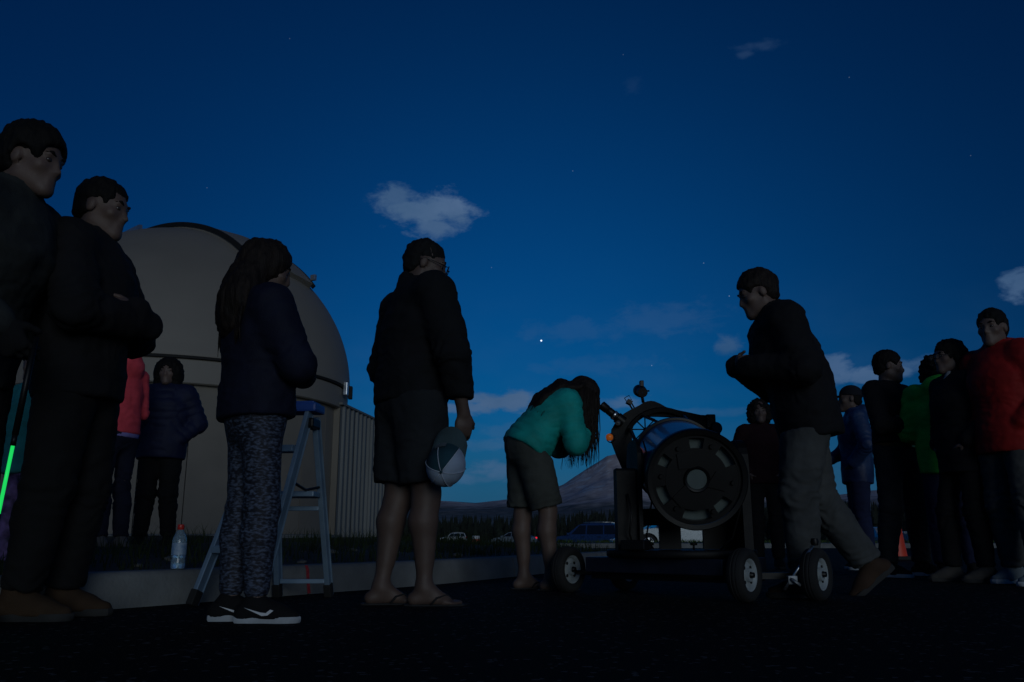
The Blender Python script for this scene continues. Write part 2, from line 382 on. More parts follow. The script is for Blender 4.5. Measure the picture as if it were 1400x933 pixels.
def blades(spots, hmin, hmax, wid, name, m, label):
    V, F = [], []
    for (x, y, z, hs) in spots:
        h = random.uniform(hmin, hmax)*hs; a = random.uniform(0, 6.283); l = random.uniform(.1,.7)*h; ca, sa = math.cos(a), math.sin(a)
        wv = wid*random.uniform(.6,1.3); b0 = len(V); pa_ = random.uniform(0, 6.283); px, py = math.cos(pa_)*wv, math.sin(pa_)*wv
        V += [(x-px, y-py, z-.01), (x+px, y+py, z-.01), (x+px*.7+ca*l*.35, y+py*.7+sa*l*.35, z+h*.6), (x-px*.7+ca*l*.35, y-py*.7+sa*l*.35, z+h*.6), (x+ca*l, y+sa*l, z+h)]
        F += [(b0, b0+1, b0+2, b0+3), (b0+3, b0+2, b0+4)]
    me = bpy.data.meshes.new(name); me.from_pydata(V, [], F); o = finish(name, me, m, smooth=False)
    return tag(o, label, 'grass', kind='stuff')
spots = []
clump = [(random.randint(0, len(KP)-1), random.random()**1.4*3.4+.2, random.uniform(.5,1.7)) for _ in range(900)]
for _ in range(17000):
    if random.random() < .7:
        ci, d, hs = random.choice(clump); i = min(len(KP)-1, max(0, ci+int(random.gauss(0, 1.2)))); d = max(.17, d+random.gauss(0,.07))
    else: i = random.randint(25, len(KP)-1); d = random.uniform(.17, 4); hs = random.uniform(.4,.9)
    p, n_ = KP[i], KN[i]
    if p.y > 15 or p.y < 1.5: continue
    tdir = Vector((n_.y, -n_.x, 0))
    dirn = n_.lerp(Vector((-.85,.5,0)), min(1, d/3)); q = p+dirn*d+tdir*random.uniform(-.06,.06)
    spots.append((q.x, q.y, bank_z(d, q.x, q.y), hs*min(1, .5+d*.6)))
M_grass = mat('grass_blades', (.022,.036,.012), .85, var=.55, vscale=2.5, spec=.2)
blades(spots, .035, .13, .0035, 'bank_grass', M_grass, 'short rough grass growing on the bank behind the near kerb')
# loose pale stones lying in the bank soil
M_stone = mat('pale_stone', (.13,.13,.12), .9, var=.4, vscale=20)
bm = bmesh.new(); bmesh.ops.create_icosphere(bm, subdivisions=1, radius=1)
for v_ in bm.verts: v_.co *= random.uniform(.7,1.2)
me_st = bpy.data.meshes.new('stone'); bm.to_mesh(me_st); bm.free(); me_st.materials.append(M_stone)
for k in range(24):
    i = random.randint(45, 105); d = random.uniform(.22, 1.6); p, n_ = KP[i], KN[i]; q = p+n_*d; s_ = random.uniform(.012,.045)
    o = bpy.data.objects.new('stone', me_st); C.objects.link(o); o.location = (q.x, q.y, bank_z(d, q.x, q.y)+s_*.15); o.scale = (s_*1.4, s_, s_*.55); o.rotation_euler.z = random.random()*6
    tag(o, 'small pale stone lying in the grass bank behind the kerb', 'stone', 'pale stones on the grass bank')

# ------------------------------------------------------------------ far island: pavement strip, kerb and grass across the lot
isl = empty('island_pavement', (0,0,0)); tag(isl, kind='structure')
for k in range(20):
    x0 = 1.2+k*2.4; z = lot_z(25)
    MB().box((x0+1.19, 25.6, z+.06), (2.385, 1.6, .14), bev=.015).build('paving_slab', M_conc, isl)
mb = MB(); mb.grid([[(x, y, z_) for x in (-8,0,6,12,20,30,50)] for y, z_ in ((26.41, lot_z(26)+.1),(28, lot_z(28)+.18),(30.5, lot_z(30)+.20),(32.5, lot_z(32)+.08))])
tag(mb.build('island_ground', M_soil, smooth=True), kind='structure')
sp2 = []
for _ in range(9000):
    x = random.uniform(1, 34); y = random.uniform(26.5, 32.4); z = lot_z(y)+np.interp(y, [26.4,28,30.5,32.5],[.1,.18,.20,.08])
    sp2.append((x, y, z, .6+.8*vnoise(np.array([[x*.7, y*.7, 0]]))[0]))
blades(sp2, .04, .11, .010, 'island_grass', mat('island_grass_blades', (.05,.085,.018), .85, var=.4, vscale=.7, spec=.2), 'green grass strip on the island across the parking lot')

# ------------------------------------------------------------------ observatory: drum, ring beam, dome with shutter, corrugated annex
OX, OY, OR, OZ = -5.15, 13.0, 2.6, 2.55
M_dome = mat('dome_paint', (.235,.212,.180), .62, var=.07, vscale=1.2, bump=.04, bscale=8)
M_wall = mat('drum_panel_paint', (.205,.182,.150), .7, var=.10, vscale=2.2, bump=.06, bscale=12)
M_dark = mat('black_rubber_seal', (.008,.008,.008), .8, var=.2)
M_alu = mat('aluminium_trim', (.55,.57,.6), .35, metal=.8, var=.2, vscale=10)
M_corr = mat('galvanised_sheet', (.19,.195,.185), .6, metal=.1, var=.14, vscale=3, stretch=(1,1,.15))
obs = empty('observatory_building', (OX, OY, .0)); tag(obs, 'beige observatory with a rotating dome on a round drum and corrugated annex', 'observatory')
mb = MB(); mb.lathe([(2.62,.05),(2.62,.33),(2.5,.34)], 96); mb.build('foundation', mat('plinth_concrete', (.17,.18,.185), .9, var=.2, vscale=4, bump=.3, bscale=30), obs, auto=40)
npan = 28
for k in range(npan):
    a0 = 2*math.pi*k/npan; a1 = a0+2*math.pi/npan-.004
    mb = MB(); cols = []
    for j in range(13):     # shallow pressed ribs in each wall panel
        a = a0+(a1-a0)*j/12; rr = 2.48+(.004 if j in (0, 1, 11, 12) else 0)
        cols.append([(rr*math.cos(a), rr*math.sin(a), z) for z in (.34, 2.2)])
    mb.grid(cols)
    e0 = cols[0]; e1 = cols[-1]
    for e in (e0, e1):      # returned edges give the joint its depth
        mb.grid([[e[0], e[1]], [(e[0][0]*.985, e[0][1]*.985, .34), (e[1][0]*.985, e[1][1]*.985, 2.2)]])
    mb.build('wall_panel', M_wall, obs, auto=30)
mb = MB(); mb.lathe([(2.44,.34),(2.44,2.22)], 64); mb.build('inner_wall', M_dark, obs, smooth=True)
mb = MB(); mb.lathe([(2.40,2.195),(2.555,2.195),(2.575,2.21),(2.575,2.50),(2.555,2.515),(2.3,2.515)], 128); mb.build('ring_beam', M_dome, obs, auto=35)
mb = MB(); mb.lathe([(2.30,2.516),(2.56,2.516),(2.60,2.52),(2.60,2.55),(2.3,2.56)], 128); mb.build('dome_seal', M_dark, obs, auto=35)
mb = MB(); pr = []
for k in range(41):
    a = math.pi/2*k/40; pr.append((OR*math.cos(a) if k < 40 else .001, OZ+.012+OR*.93*math.sin(a)))
mb.lathe([(2.61,2.551),(2.615,2.60)]+pr[1:], 128); dome = mb.build('dome', M_dome, obs, auto=50)
# shutter: raised curved band running over the top, tilted toward the right front
SA = R(-28)
ax = Vector((math.cos(SA), math.sin(SA), 0)); bx = Vector((-math.sin(SA), math.cos(SA), 0)); cz = Vector((0,0,OZ))
ZF=.93
def band(o_in, r_in, w0, w1, t0, t1, n=60):
    rows = []
    for k in range(n+1):
        th = R(t0)+(R(t1)-R(t0))*k/n; d = ax*math.cos(th)+Vector((0,0,1))*math.sin(th)
        row = []
        for rr, w_ in ((r_in, w0), (o_in, w0), (o_in, (w0+w1)/2), (o_in, w1), (r_in, w1)):
            rad_ = math.sqrt(max(.01, rr*rr-(w_*w_)*.92)); dd_ = Vector((d.x, d.y, d.z*ZF))
            row.append(cz+dd_*rad_+bx*w_)
        rows.append(row)
    mb = MB(); mb.grid(rows); mb.f.append((0,1,2,3,4)); e = len(rows)*5-5; mb.f.append((e+4,e+3,e+2,e+1,e)); return mb
sh = band(2.70, 2.55, -.62, .62, 39, 150).build('shutter', M_dome, obs, auto=40)
band(2.708, 2.64, -.640, -.605, 38, 152).build('shutter_rail', M_dark, sh, auto=40)
band(2.708, 2.64, .605, .640, 38, 152).build('shutter_rail', M_dark, sh, auto=40)
band(2.80, 2.72, -.70, -.64, 98, 150).build('guide_rail', M_alu, sh, auto=40)
band(2.80, 2.72, .64, .70, 98, 150).build('guide_rail', M_alu, sh, auto=40)
for w_ in (-.6, .6):
    th = R(38.5); d = ax*math.cos(th)+Vector((0,0,1))*math.sin(th)
    MB().box(tuple(cz+d*2.63+bx*w_), (.09,.05,.09), rz=SA, bev=.008).build('shutter_bracket', M_alu, sh)
th = R(131); d = ax*math.cos(th)+Vector((0,0,1))*math.sin(th)
MB().box(tuple(cz+d*2.68-bx*.69), (.13,.07,.09), rz=SA, bev=.008).build('shutter_bracket', M_alu, sh)
# motor bracket on the ring at the right, and a row of roller boxes
for a in (-4, 4):
    ca, sa = math.cos(R(a)), math.sin(R(a))
    MB().box((2.63*ca, 2.63*sa, 2.50), (.06,.10,.20), rz=R(a), bev=.01).build('roller_bracket', M_dark if a != -4 else M_alu, obs)
# door on the far left of the drum
# corrugated annex behind on the right
A0 = Vector((-2.58-OX, 12.75-OY, 0)); A1 = Vector((-2.12-OX, 16.2-OY, 0)); dirA = (A1-A0).normalized(); nA = Vector((dirA.y, -dirA.x, 0))
ztop = 2.24; lenA = (A1-A0).length; nsheet = 5; per = .21
for k in range(nsheet):
    s0 = lenA*k/nsheet; s1 = lenA*(k+1)/nsheet-.012; cols = []; s_ = s0
    tick = [0,.055,.085,.145,.175]
    pts_ = []
    q = 0
    while True:
        base_ = math.floor(s0/per)*per+q*per
        for tt, dd in ((0,0),(.09,0),(.115,.032),(.17,.032),(.195,0)):
            if s0 <= base_+tt <= s1: pts_.append((base_+tt, dd))
        q += 1
        if base_ > s1: break
    pts_ = [(s0, 0)]+pts_+[(s1, 0)]
    mb = MB(); mb.grid([[A0+dirA*a+nA*(dd+.004*(k%2))+Vector((0,0,z)) for z in (.30, ztop)] for a, dd in pts_])
    mb.build('corrugated_sheet', M_corr, obs)
def wallbox(name, p0, p1, z0, z1, th_, m, n_):
    d = (p1-p0); mb = MB(); q = [p0, p1, p1-n_*th_, p0-n_*th_]
    mb.add([v+Vector((0,0,z0)) for v in q]+[v+Vector((0,0,z1)) for v in q], [(3,2,1,0),(4,5,6,7)]+[(i,(i+1)%4,4+(i+1)%4,4+i) for i in range(4)])
    return mb.build(name, m, obs)
wallbox('annex_core', A0-nA*.01, A1-nA*.01, .05, ztop-.01, 3.0, M_wall, nA)
wallbox('annex_plinth', A0+nA*.06-dirA*.02, A1+nA*.06, .0, .29, .066, mat('plinth_concrete', ()), nA)
wallbox('annex_roof', A0+nA*.045-dirA*.05, A1+nA*.045+dirA*.04, ztop+.003, ztop+.035, 3.2, M_corr, nA)
# ================================================================== figures: smooth-union distance fields turned into meshes
def nrm(v): v = np.asarray(v, float); return v/(np.linalg.norm(v)+1e-12)
class Field:
    """collects rounded primitives; evaluates them on a grid block by block; meshes with surface nets"""
    def __init__(s): s.p = []
    def cap(s, a, b, ra, rb=None, k=.02, flat=None, op='u'):
        a = np.asarray(a, float); b = np.asarray(b, float); rb = ra if rb is None else rb
        fl = [(nrm(u), sc_) for u, sc_ in flat] if flat else []
        m = max(ra, rb)*max([1]+[q for _, q in fl]); lo = np.minimum(a, b)-m; hi = np.maximum(a, b)+m
        def f(P):
            ab = b-a; t = np.clip(((P-a)@ab)/(ab@ab+1e-12), 0, 1); d = P-a-t[:,None]*ab
            for u, q in fl: d = d+u*((d@u)*(1/q-1))[:,None]
            mn = min([1]+[q for _, q in fl])
            return (np.sqrt((d*d).sum(1))-(ra+(rb-ra)*t))*mn
        s.p.append((op, f, lo, hi, k)); return s
    def chain(s, pts, rads, k=.02, flat=None):
        for i in range(len(pts)-1): s.cap(pts[i], pts[i+1], rads[i], rads[i+1], k, flat)
        return s
    def ell(s, c, r, M=None, k=.02, op='u'):
        c = np.asarray(c, float); r = np.asarray(r, float); Mx = np.eye(3) if M is None else np.asarray(M, float); m = r.max()
        def f(P):
            q = (P-c)@Mx; k0 = np.sqrt(((q/r)**2).sum(1)); k1 = np.sqrt(((q/r**2)**2).sum(1))+1e-9
            return k0*(k0-1)/k1
        s.p.append((op, f, c-m, c+m, k)); return s
    def half(s, c, n, rad=9, k=.006):
        """remove everything on the +n side of the plane within rad of c"""
        c = np.asarray(c, float); n = nrm(n)
        s.p.append(('h', lambda P: -((P-c)@n), c-rad, c+rad, k)); return s
    def mesh(s, res):
        U = [q for q in s.p if q[0] == 'u']
        lo = np.min([q[2] for q in U], 0)-3*res-.01; hi = np.max([q[3] for q in U], 0)+3*res+.01
        n = np.ceil((hi-lo)/res).astype(int)+1
        G = np.full(n, .25, np.float32); axs = [lo[i]+res*np.arange(n[i]) for i in range(3)]
        for op, f, l, h, k in s.p:
            pad = k+2.5*res
            i0 = np.maximum(0, np.floor((l-pad-lo)/res).astype(int)); i1 = np.minimum(n, np.ceil((h+pad-lo)/res).astype(int)+1)
            if (i1 <= i0).any(): continue
            g = np.meshgrid(*[axs[i][i0[i]:i1[i]] for i in range(3)], indexing='ij')
            P = np.stack([q.ravel() for q in g], 1); d = f(P).reshape(g[0].shape)
            sl = tuple(slice(i0[i], i1[i]) for i in range(3)); A_ = G[sl]
            if op == 'u':
                hh_ = np.maximum(k-np.abs(A_-d), 0)/k; G[sl] = np.minimum(A_, d)-hh_*hh_*k*.25
            else:
                d = -d; hh_ = np.maximum(k-np.abs(A_-d), 0)/k; G[sl] = np.maximum(A_, d)+hh_*hh_*k*.25
        return surface_nets(G, lo, res)
def surface_nets(G, lo, res):
    S = G < 0
    c = np.zeros(tuple(np.array(G.shape)-1), np.int8)
    for dx in (0,1):
        for dy in (0,1):
            for dz in (0,1):
                c += S[dx:c.shape[0]+dx, dy:c.shape[1]+dy, dz:c.shape[2]+dz]
    act = np.argwhere((c > 0) & (c < 8)); idx = np.full(c.shape, -1, np.int32); idx[tuple(act.T)] = np.arange(len(act))
    acc = np.zeros((len(act), 3)); cnt = np.zeros(len(act))
    corners = [(x, y, z) for x in (0,1) for y in (0,1) for z in (0,1)]
    for a in range(8):
        for ax_ in range(3):
            if corners[a][ax_]: continue
            bq = list(corners[a]); bq[ax_] = 1
            ia = act+np.array(corners[a]); ib = act+np.array(bq)
            va = G[tuple(ia.T)]; vb = G[tuple(ib.T)]; cr = (va < 0) != (vb < 0)
            t = np.where(cr, va/(va-vb+1e-12), 0)
            p = np.array(corners[a])+t[:,None]*(np.eye(3)[ax_]); acc += np.where(cr[:,None], p, 0); cnt += cr
    V = lo+res*(act+acc/np.maximum(cnt,1)[:,None])
    Fs = []
    for ax_ in range(3):
        o1, o2 = [(1,2),(2,0),(0,1)][ax_]
        sl0 = [slice(None)]*3; sl1 = [slice(None)]*3; sl0[ax_] = slice(0,-1); sl1[ax_] = slice(1,None)
        A_ = S[tuple(sl0)]; B_ = S[tuple(sl1)]; e = np.argwhere(A_ != B_)
        e = e[(e[:,o1] > 0) & (e[:,o2] > 0) & (e[:,o1] < G.shape[o1]-1) & (e[:,o2] < G.shape[o2]-1)]
        d1 = np.eye(3, dtype=int)[o1]; d2 = np.eye(3, dtype=int)[o2]
        q = np.stack([idx[tuple((e-d1-d2).T)], idx[tuple((e-d2).T)], idx[tuple(e.T)], idx[tuple((e-d1).T)]], 1)
        flip = ~A_[tuple(e.T)]; q[flip] = q[flip][:, ::-1]; Fs.append(q)
    F = np.concatenate(Fs); F = F[(F >= 0).all(1)]
    return V, F
def vnormals(V, F):
    n = np.cross(V[F[:,2]]-V[F[:,0]], V[F[:,3]]-V[F[:,1]]); N_ = np.zeros_like(V)
    for k in range(4): np.add.at(N_, F[:,k], n)
    return N_/(np.linalg.norm(N_, axis=1, keepdims=True)+1e-12)
def axial(V, segs):
    """nearest bone and running length along it"""
    best = np.full(len(V), 9.); s_ = np.zeros(len(V)); off = 0
    for a, b in segs:
        a = np.asarray(a, float); b = np.asarray(b, float); ab = b-a; Lb = np.linalg.norm(ab); t = np.clip((V-a)@ab/(Lb*Lb+1e-9), 0, 1)
        d = np.linalg.norm(V-a-t[:,None]*ab, axis=1); m = d < best; best[m] = d[m]; s_[m] = off+t[m]*Lb; off += Lb*0
    return s_
def cloth(V, F, seed, amp=.006, joints=(), segs=None, puff=0, pitch=.06):
    Nn = vnormals(V, F); d = (fbm(V*np.array([9,9,5.]), 3, seed)-.5)*2*amp
    rd = 1-np.abs(2*fbm(V*np.array([7,7,13.])+5, 3, seed+5)-1); d += (rd-.7)*amp*1.3; r2_ = 1-np.abs(2*fbm(V*np.array([19,19,27.])+fbm(V*6, 2, seed+3)[:,None]*3, 2, seed+7)-1); d += (r2_**3-.35)*amp*.30
    if segs is not None:
        s_ = axial(V, segs); nz_ = fbm(V*8, 2, seed+9); th_ = 2.2*np.arctan2(V[:,1], V[:,0])
        for j, w_ in joints:
            q = np.linalg.norm(V-np.asarray(j), axis=1); d += np.exp(-(q/w_)**2)*amp*.75*np.sin(s_*2*math.pi/.062+nz_*22+th_)
        if puff: d += puff*(np.abs(np.sin(math.pi*(s_+.012*(nz_-.5))/pitch))**.55-.6)
    return V+Nn*d[:,None]
def rotm(yaw=0, pitch=0, roll=0):
    """yaw to the person's right, pitch nose down, degrees"""
    y, p, r = -R(yaw), -R(pitch), R(roll)
    Rz = np.array([[math.cos(y),-math.sin(y),0],[math.sin(y),math.cos(y),0],[0,0,1]])
    Rx = np.array([[1,0,0],[0,math.cos(p),-math.sin(p)],[0,math.sin(p),math.cos(p)]])
    Ry = np.array([[math.cos(r),0,math.sin(r)],[0,1,0],[-math.sin(r),0,math.cos(r)]])
    return Rz@Rx@Ry
STAND = dict(pelvis=(0,0,.95), waist=(0,-.005,1.09), chest=(0,0,1.28), neck=(0,-.025,1.47), head=(0,.015,1.625),
    shL=(-.18,-.015,1.415), shR=(.18,-.015,1.415), elL=(-.235,-.04,1.13), elR=(.235,-.04,1.13), wrL=(-.235,.04,.89), wrR=(.235,.04,.89),
    hipL=(-.092,0,.92), hipR=(.092,0,.92), knL=(-.10,.02,.49), knR=(.10,.02,.49), anL=(-.105,-.02,.085), anR=(.105,-.02,.085))
CROSS = dict(elL=(-.262,.085,1.14), elR=(.262,.085,1.13), wrL=(.045,.205,1.175), wrR=(-.045,.235,1.135))
HCROSS = {'L': dict(d=(1,-.25,-.05), n=(0,-1,-.2), th=(0,0,1), curl=.45), 'R': dict(d=(-1,-.35,.10), n=(0,-1,0), th=(0,0,1), curl=.45)}
POCKET = dict(elL=(-.285,-.06,1.15), elR=(.285,-.06,1.15), wrL=(-.165,.065,.985), wrR=(.165,.065,.985))
HPOCK = {'L': dict(d=(.45,.0,-1), n=(1,0,.4), th=(0,1,0), curl=.5), 'R': dict(d=(-.45,.0,-1), n=(-1,0,.4), th=(0,1,0), curl=.5)}
SKIN = lambda: mat('skin', (.135,.088,.070), .6, var=.12, vscale=14, bump=.05, bscale=200)
SKIND = lambda: mat('skin_tanned', (.105,.068,.054), .6, var=.12, vscale=14, bump=.05, bscale=200)
HAIRD = lambda: mat('dark_hair', (.007,.006,.0055), .75, spec=.2, var=.5, vscale=60, stretch=(1,1,.15), bump=.4, bscale=220)
HAIRB = lambda: mat('brown_hair', (.015,.010,.0075), .7, spec=.25, var=.55, vscale=70, stretch=(1,1,.12), bump=.5, bscale=220)
def fab(name, col, var=.22, rough=.88, **k): return mat(name, col, rough, var=var, vscale=k.pop('vscale', 9), bump=k.pop('bump', .35), bscale=k.pop('bscale', 260), spec=.2, **k)

def hand(Fd, wr, d, n, th, s, curl=.5, fist=False):
    """palm, four bent fingers of their own length, thumb leaving the side of the palm"""
    d = nrm(d); n = np.asarray(n, float); n = nrm(n-d*(n@d)); l = nrm(np.cross(n, d)); l = l if l@np.asarray(th) > 0 else -l
    wr = np.asarray(wr, float); fl = [(n, .52)]
    Fd.cap(wr, wr+d*.055*s, .028*s, .040*s, .015, fl); Fd.cap(wr+d*.045*s-l*.022*s, wr+d*.085*s-l*.024*s, .021*s, .017*s, .012, fl); Fd.cap(wr+d*.045*s+l*.018*s, wr+d*.09*s+l*.022*s, .023*s, .018*s, .012, fl)
    for q, (o_, L_) in enumerate(((.030,.072),(.010,.080),(-.010,.075),(-.029,.058))):
        p = wr+d*(.088-.006*abs(q-1))*s+l*o_*s; dirv = d*1.0+l*o_*2; dirv = nrm(dirv); rr = (.0092,.0095,.009,.008)[q]*s
        for seg, fr in enumerate((.45,.32,.25)):
            a = curl*(1.0+.12*q)*(.7,1.0,.8)[seg]; dirv = nrm(dirv*math.cos(a)+nrm(n-dirv*(n@dirv))*math.sin(a))
            p2 = p+dirv*L_*fr*s; Fd.cap(p, p2, rr, rr*.92, .004); p = p2; rr *= .92
    p = wr+d*.022*s+l*.026*s; t1 = nrm(d*.62+l*.62+n*.38); p2 = p+t1*.042*s; Fd.cap(p, p2, .014*s, .0115*s, .010)
    t2 = nrm(t1*.6+d*.5+n*(.25+.5*curl)); p3 = p2+t2*.033*s; Fd.cap(p2, p3, .0112*s, .0095*s, .004)

def person(label, pos, H, heading, pose=None, head=(0,0,0), lean=0, skin=None, bulk=1.0, torso_w=1.0, res=.011, group=None,
           top=None, bottom=None, shoes=None, hair=None, feet=((0,0,0),(0,0,0)), hands=None, extras=(), seed=1, eyes=True):
    s = H/1.75
    J = {k: np.array(v, float) for k, v in STAND.items()}
    if lean:
        c_, s_ = math.cos(R(lean)), math.sin(R(lean)); zp = .95
        for k in ('waist','chest','neck','head','shL','shR','elL','elR','wrL','wrR'):
            pass
    for k, v in (pose or {}).items(): J[k] = np.array(v, float)
    if lean:
        for k in ('waist','chest','neck','head','shL','shR','elL','elR','wrL','wrR'):
            y_, z_ = J[k][1], J[k][2]-.95; f_ = .5 if k == 'waist' else 1
            a_ = R(lean)*f_; J[k][1] = y_*math.cos(a_)+z_*math.sin(a_); J[k][2] = .95+z_*math.cos(a_)-y_*math.sin(a_)
    for k in J: J[k] = J[k]*s
    if bulk != 1:
        for k in ('shL','shR','elL','elR'): J[k][0] *= (1+(bulk-1)*.7)
    HM = rotm(*head)
    hp = lambda x, y, z: J['head']+HM@(np.array([x, y, z])*s)
    sk = skin or SKIN()
    X_ = np.array([1.,0,0])
    across = nrm(J['shR']-J['shL']); spine = nrm(J['neck']-J['pelvis']); fwd = nrm(np.cross(spine, across)); fwd = -fwd if fwd@np.cross(spine, across) < 0 else fwd
    fwd = np.cross(spine, across)
    flat = [(fwd, .70)]
    # ---------------- body
    B = Field(); b_ = bulk; tw = torso_w
    B.chain([J['pelvis'], J['waist'], J['chest']], [.150*s*b_, .135*s*b_*tw, .160*s*b_], .03, flat)
    B.cap(J['chest'], J['chest']*.35+J['neck']*.65, .160*s*b_, .10*s*b_, .04, flat)
    B.cap(J['shL']*.9+J['shR']*.1, J['shR']*.9+J['shL']*.1, .062*s*b_, None, .05)
    B.cap(J['neck']-spine*.02*s, hp(0,-.02,-.05), .058*s*b_**.5, .054*s*b_**.5, .03)
    for q, sg in (('L', -1), ('R', 1)):
        B.cap(J['sh'+q], J['el'+q], .052*s*b_, .042*s*b_, .03); B.cap(J['el'+q], J['wr'+q], .042*s*b_, .027*s, .015)
        B.cap(J['hip'+q], J['kn'+q], .088*s*b_, .057*s*b_, .04)
        kn, an = J['kn'+q], J['an'+q]; ax_ = nrm(an-kn); bk = nrm(np.cross(X_, ax_)); bk = bk if bk[1] < 0 else -bk
        B.cap(kn, an, .054*s*b_, .034*s, .02); cf = kn+(an-kn)*.30+bk*.016*s; B.cap(kn+(an-kn)*.12+bk*.008*s, cf, .050*s*b_, .053*s*b_, .03); B.cap(cf, kn+(an-kn)*.72, .053*s*b_, .034*s, .03)
        B.cap(kn+np.array([0,.018,.02])*s, kn+np.array([0,.014,-.03])*s, .040*s*b_, None, .03)
        # foot: heel, arch, ball and five toes
        yaw, pit, lift = feet[0 if q == 'L' else 1]; FM = rotm(yaw, pit); an0 = J['an'+q]
        fp = lambda x, y, z: an0+FM@(np.array([x*sg, y, z])*s)
        B.cap(fp(0,-.045,-.055), fp(0,0,-.03), .028*s, .032*s, .03); B.cap(fp(0,-.035,-.058), fp(.005,.10,-.066), .026*s, .022*s, .025, [(np.array([0,0,1.]), .85)])
        B.cap(an0, fp(0,.085,-.052), .033*s, .020*s, .03); B.cap(fp(-.022,.11,-.068), fp(.026,.095,-.07), .017*s, .015*s, .02)
        for i_, (tx, ty, L_, rr) in enumerate(((-.026,.125,.040,.0125),(-.008,.13,.034,.009),(.007,.125,.030,.0085),(.021,.118,.026,.008),(.034,.108,.022,.0078))):
            B.cap(fp(tx,ty-.01,-.068), fp(tx*1.1,ty+L_,-.074), rr*s, rr*.9*s, .006)
        hd = (hands or (HPOCK if pose and tuple(pose.get('wr'+q, ())) == POCKET['wr'+q] else HCROSS if pose and tuple(pose.get('wr'+q, ())) == CROSS['wr'+q] else {})).get(q, {})
        d_ = hd.get('d', None); d_ = nrm(J['wr'+q]-J['el'+q]) if d_ is None else nrm(d_)
        hand(B, J['wr'+q], d_, hd.get('n', (-sg, .0, 0)), hd.get('th', (0, 1, 0)), s, hd.get('curl', .38))
    # head
    he = lambda c, r, k=.02, op='u': B.ell(hp(*c), np.array(r)*s, HM, k, op)
    he((0,-.014,.033), (.076,.099,.092), .02); he((0,.030,-.030), (.060,.066,.088), .03)
    for sg in (-1, 1):
        B.cap(hp(.045*sg,-.005,-.062), hp(.012*sg,.070,-.100), .024*s, .020*s, .03)
        he((.044*sg,.062,-.022), (.022,.022,.02), .02); he((.079*sg,-.008,-.008), (.011,.021,.032), .008)
    B.cap(hp(0,.089,.010), hp(0,.109,-.028), .0085*s, .0105*s, .012); B.cap(hp(-.012,.097,-.033), hp(.012,.097,-.033), .008*s, None, .010)
    B.cap(hp(-.036,.080,.026), hp(.036,.080,.026), .013*s, None, .012)
    he((-.031,.103,.006), (.019,.014,.010), .008, 'h_'); he((.031,.103,.006), (.019,.014,.010), .008, 'h_')
    B.cap(hp(-.020,.087,-.066), hp(.020,.087,-.066), .0085*s, None, .006); B.cap(hp(-.016,.086,-.078), hp(.016,.086,-.078), .008*s, None, .006)
    B.cap(hp(-.008,.082,-.104), hp(.008,.082,-.104), .018*s, None, .02); B.cap(hp(0,.088,-.05), hp(0,.084,-.09), .014*s, .014*s, .02)
    B.p = [(('s' if o_ == 'h_' else o_), f, l, h, k) for o_, f, l, h, k in B.p]
    V, F = B.mesh(res)
    me = new_mesh('person', V, F); root = finish('person', me, sk, loc=pos, rotz=-R(heading)); tag(root, label, 'person', group)
    if eyes:
        for sg in (-1, 1):
            mb = MB(); bm = bmesh.new(); bmesh.ops.create_icosphere(bm, subdivisions=2, radius=.0125*s); me = bpy.data.meshes.new('eye'); bm.to_mesh(me); bm.free()
            o = finish('eye', me, mat('eye', (.05,.035,.03), .2, var=0), root, loc=tuple(hp(.031*sg,.079,.005)))
            e = Field(); e.cap(hp(.016*sg,.092,.026), hp(.034*sg,.090,.033), .005*s, .005*s, .01); e.cap(hp(.034*sg,.090,.033), hp(.052*sg,.076,.027), .005*s, .003*s, .01)
            V, F = e.mesh(.005*s); finish('eyebrow', new_mesh('eyebrow', V, F), HAIRD(), root)
    ctx = dict(J=J, s=s, hp=hp, HM=HM, root=root, flat=flat, fwd=fwd, spine=spine, across=across, res=res, bulk=b_, seed=seed, feet=feet, tw=tw)
    if top: top(ctx)
    if bottom: bottom(ctx)
    if shoes: shoes(ctx)
    if hair: hair(ctx)
    for e in extras: e(ctx)
    return root
# 'smooth subtract' support
_old_mesh = Field.mesh
def put(ctx, name, V, F, m): return finish(name, new_mesh(name, V, F), m, ctx['root'])

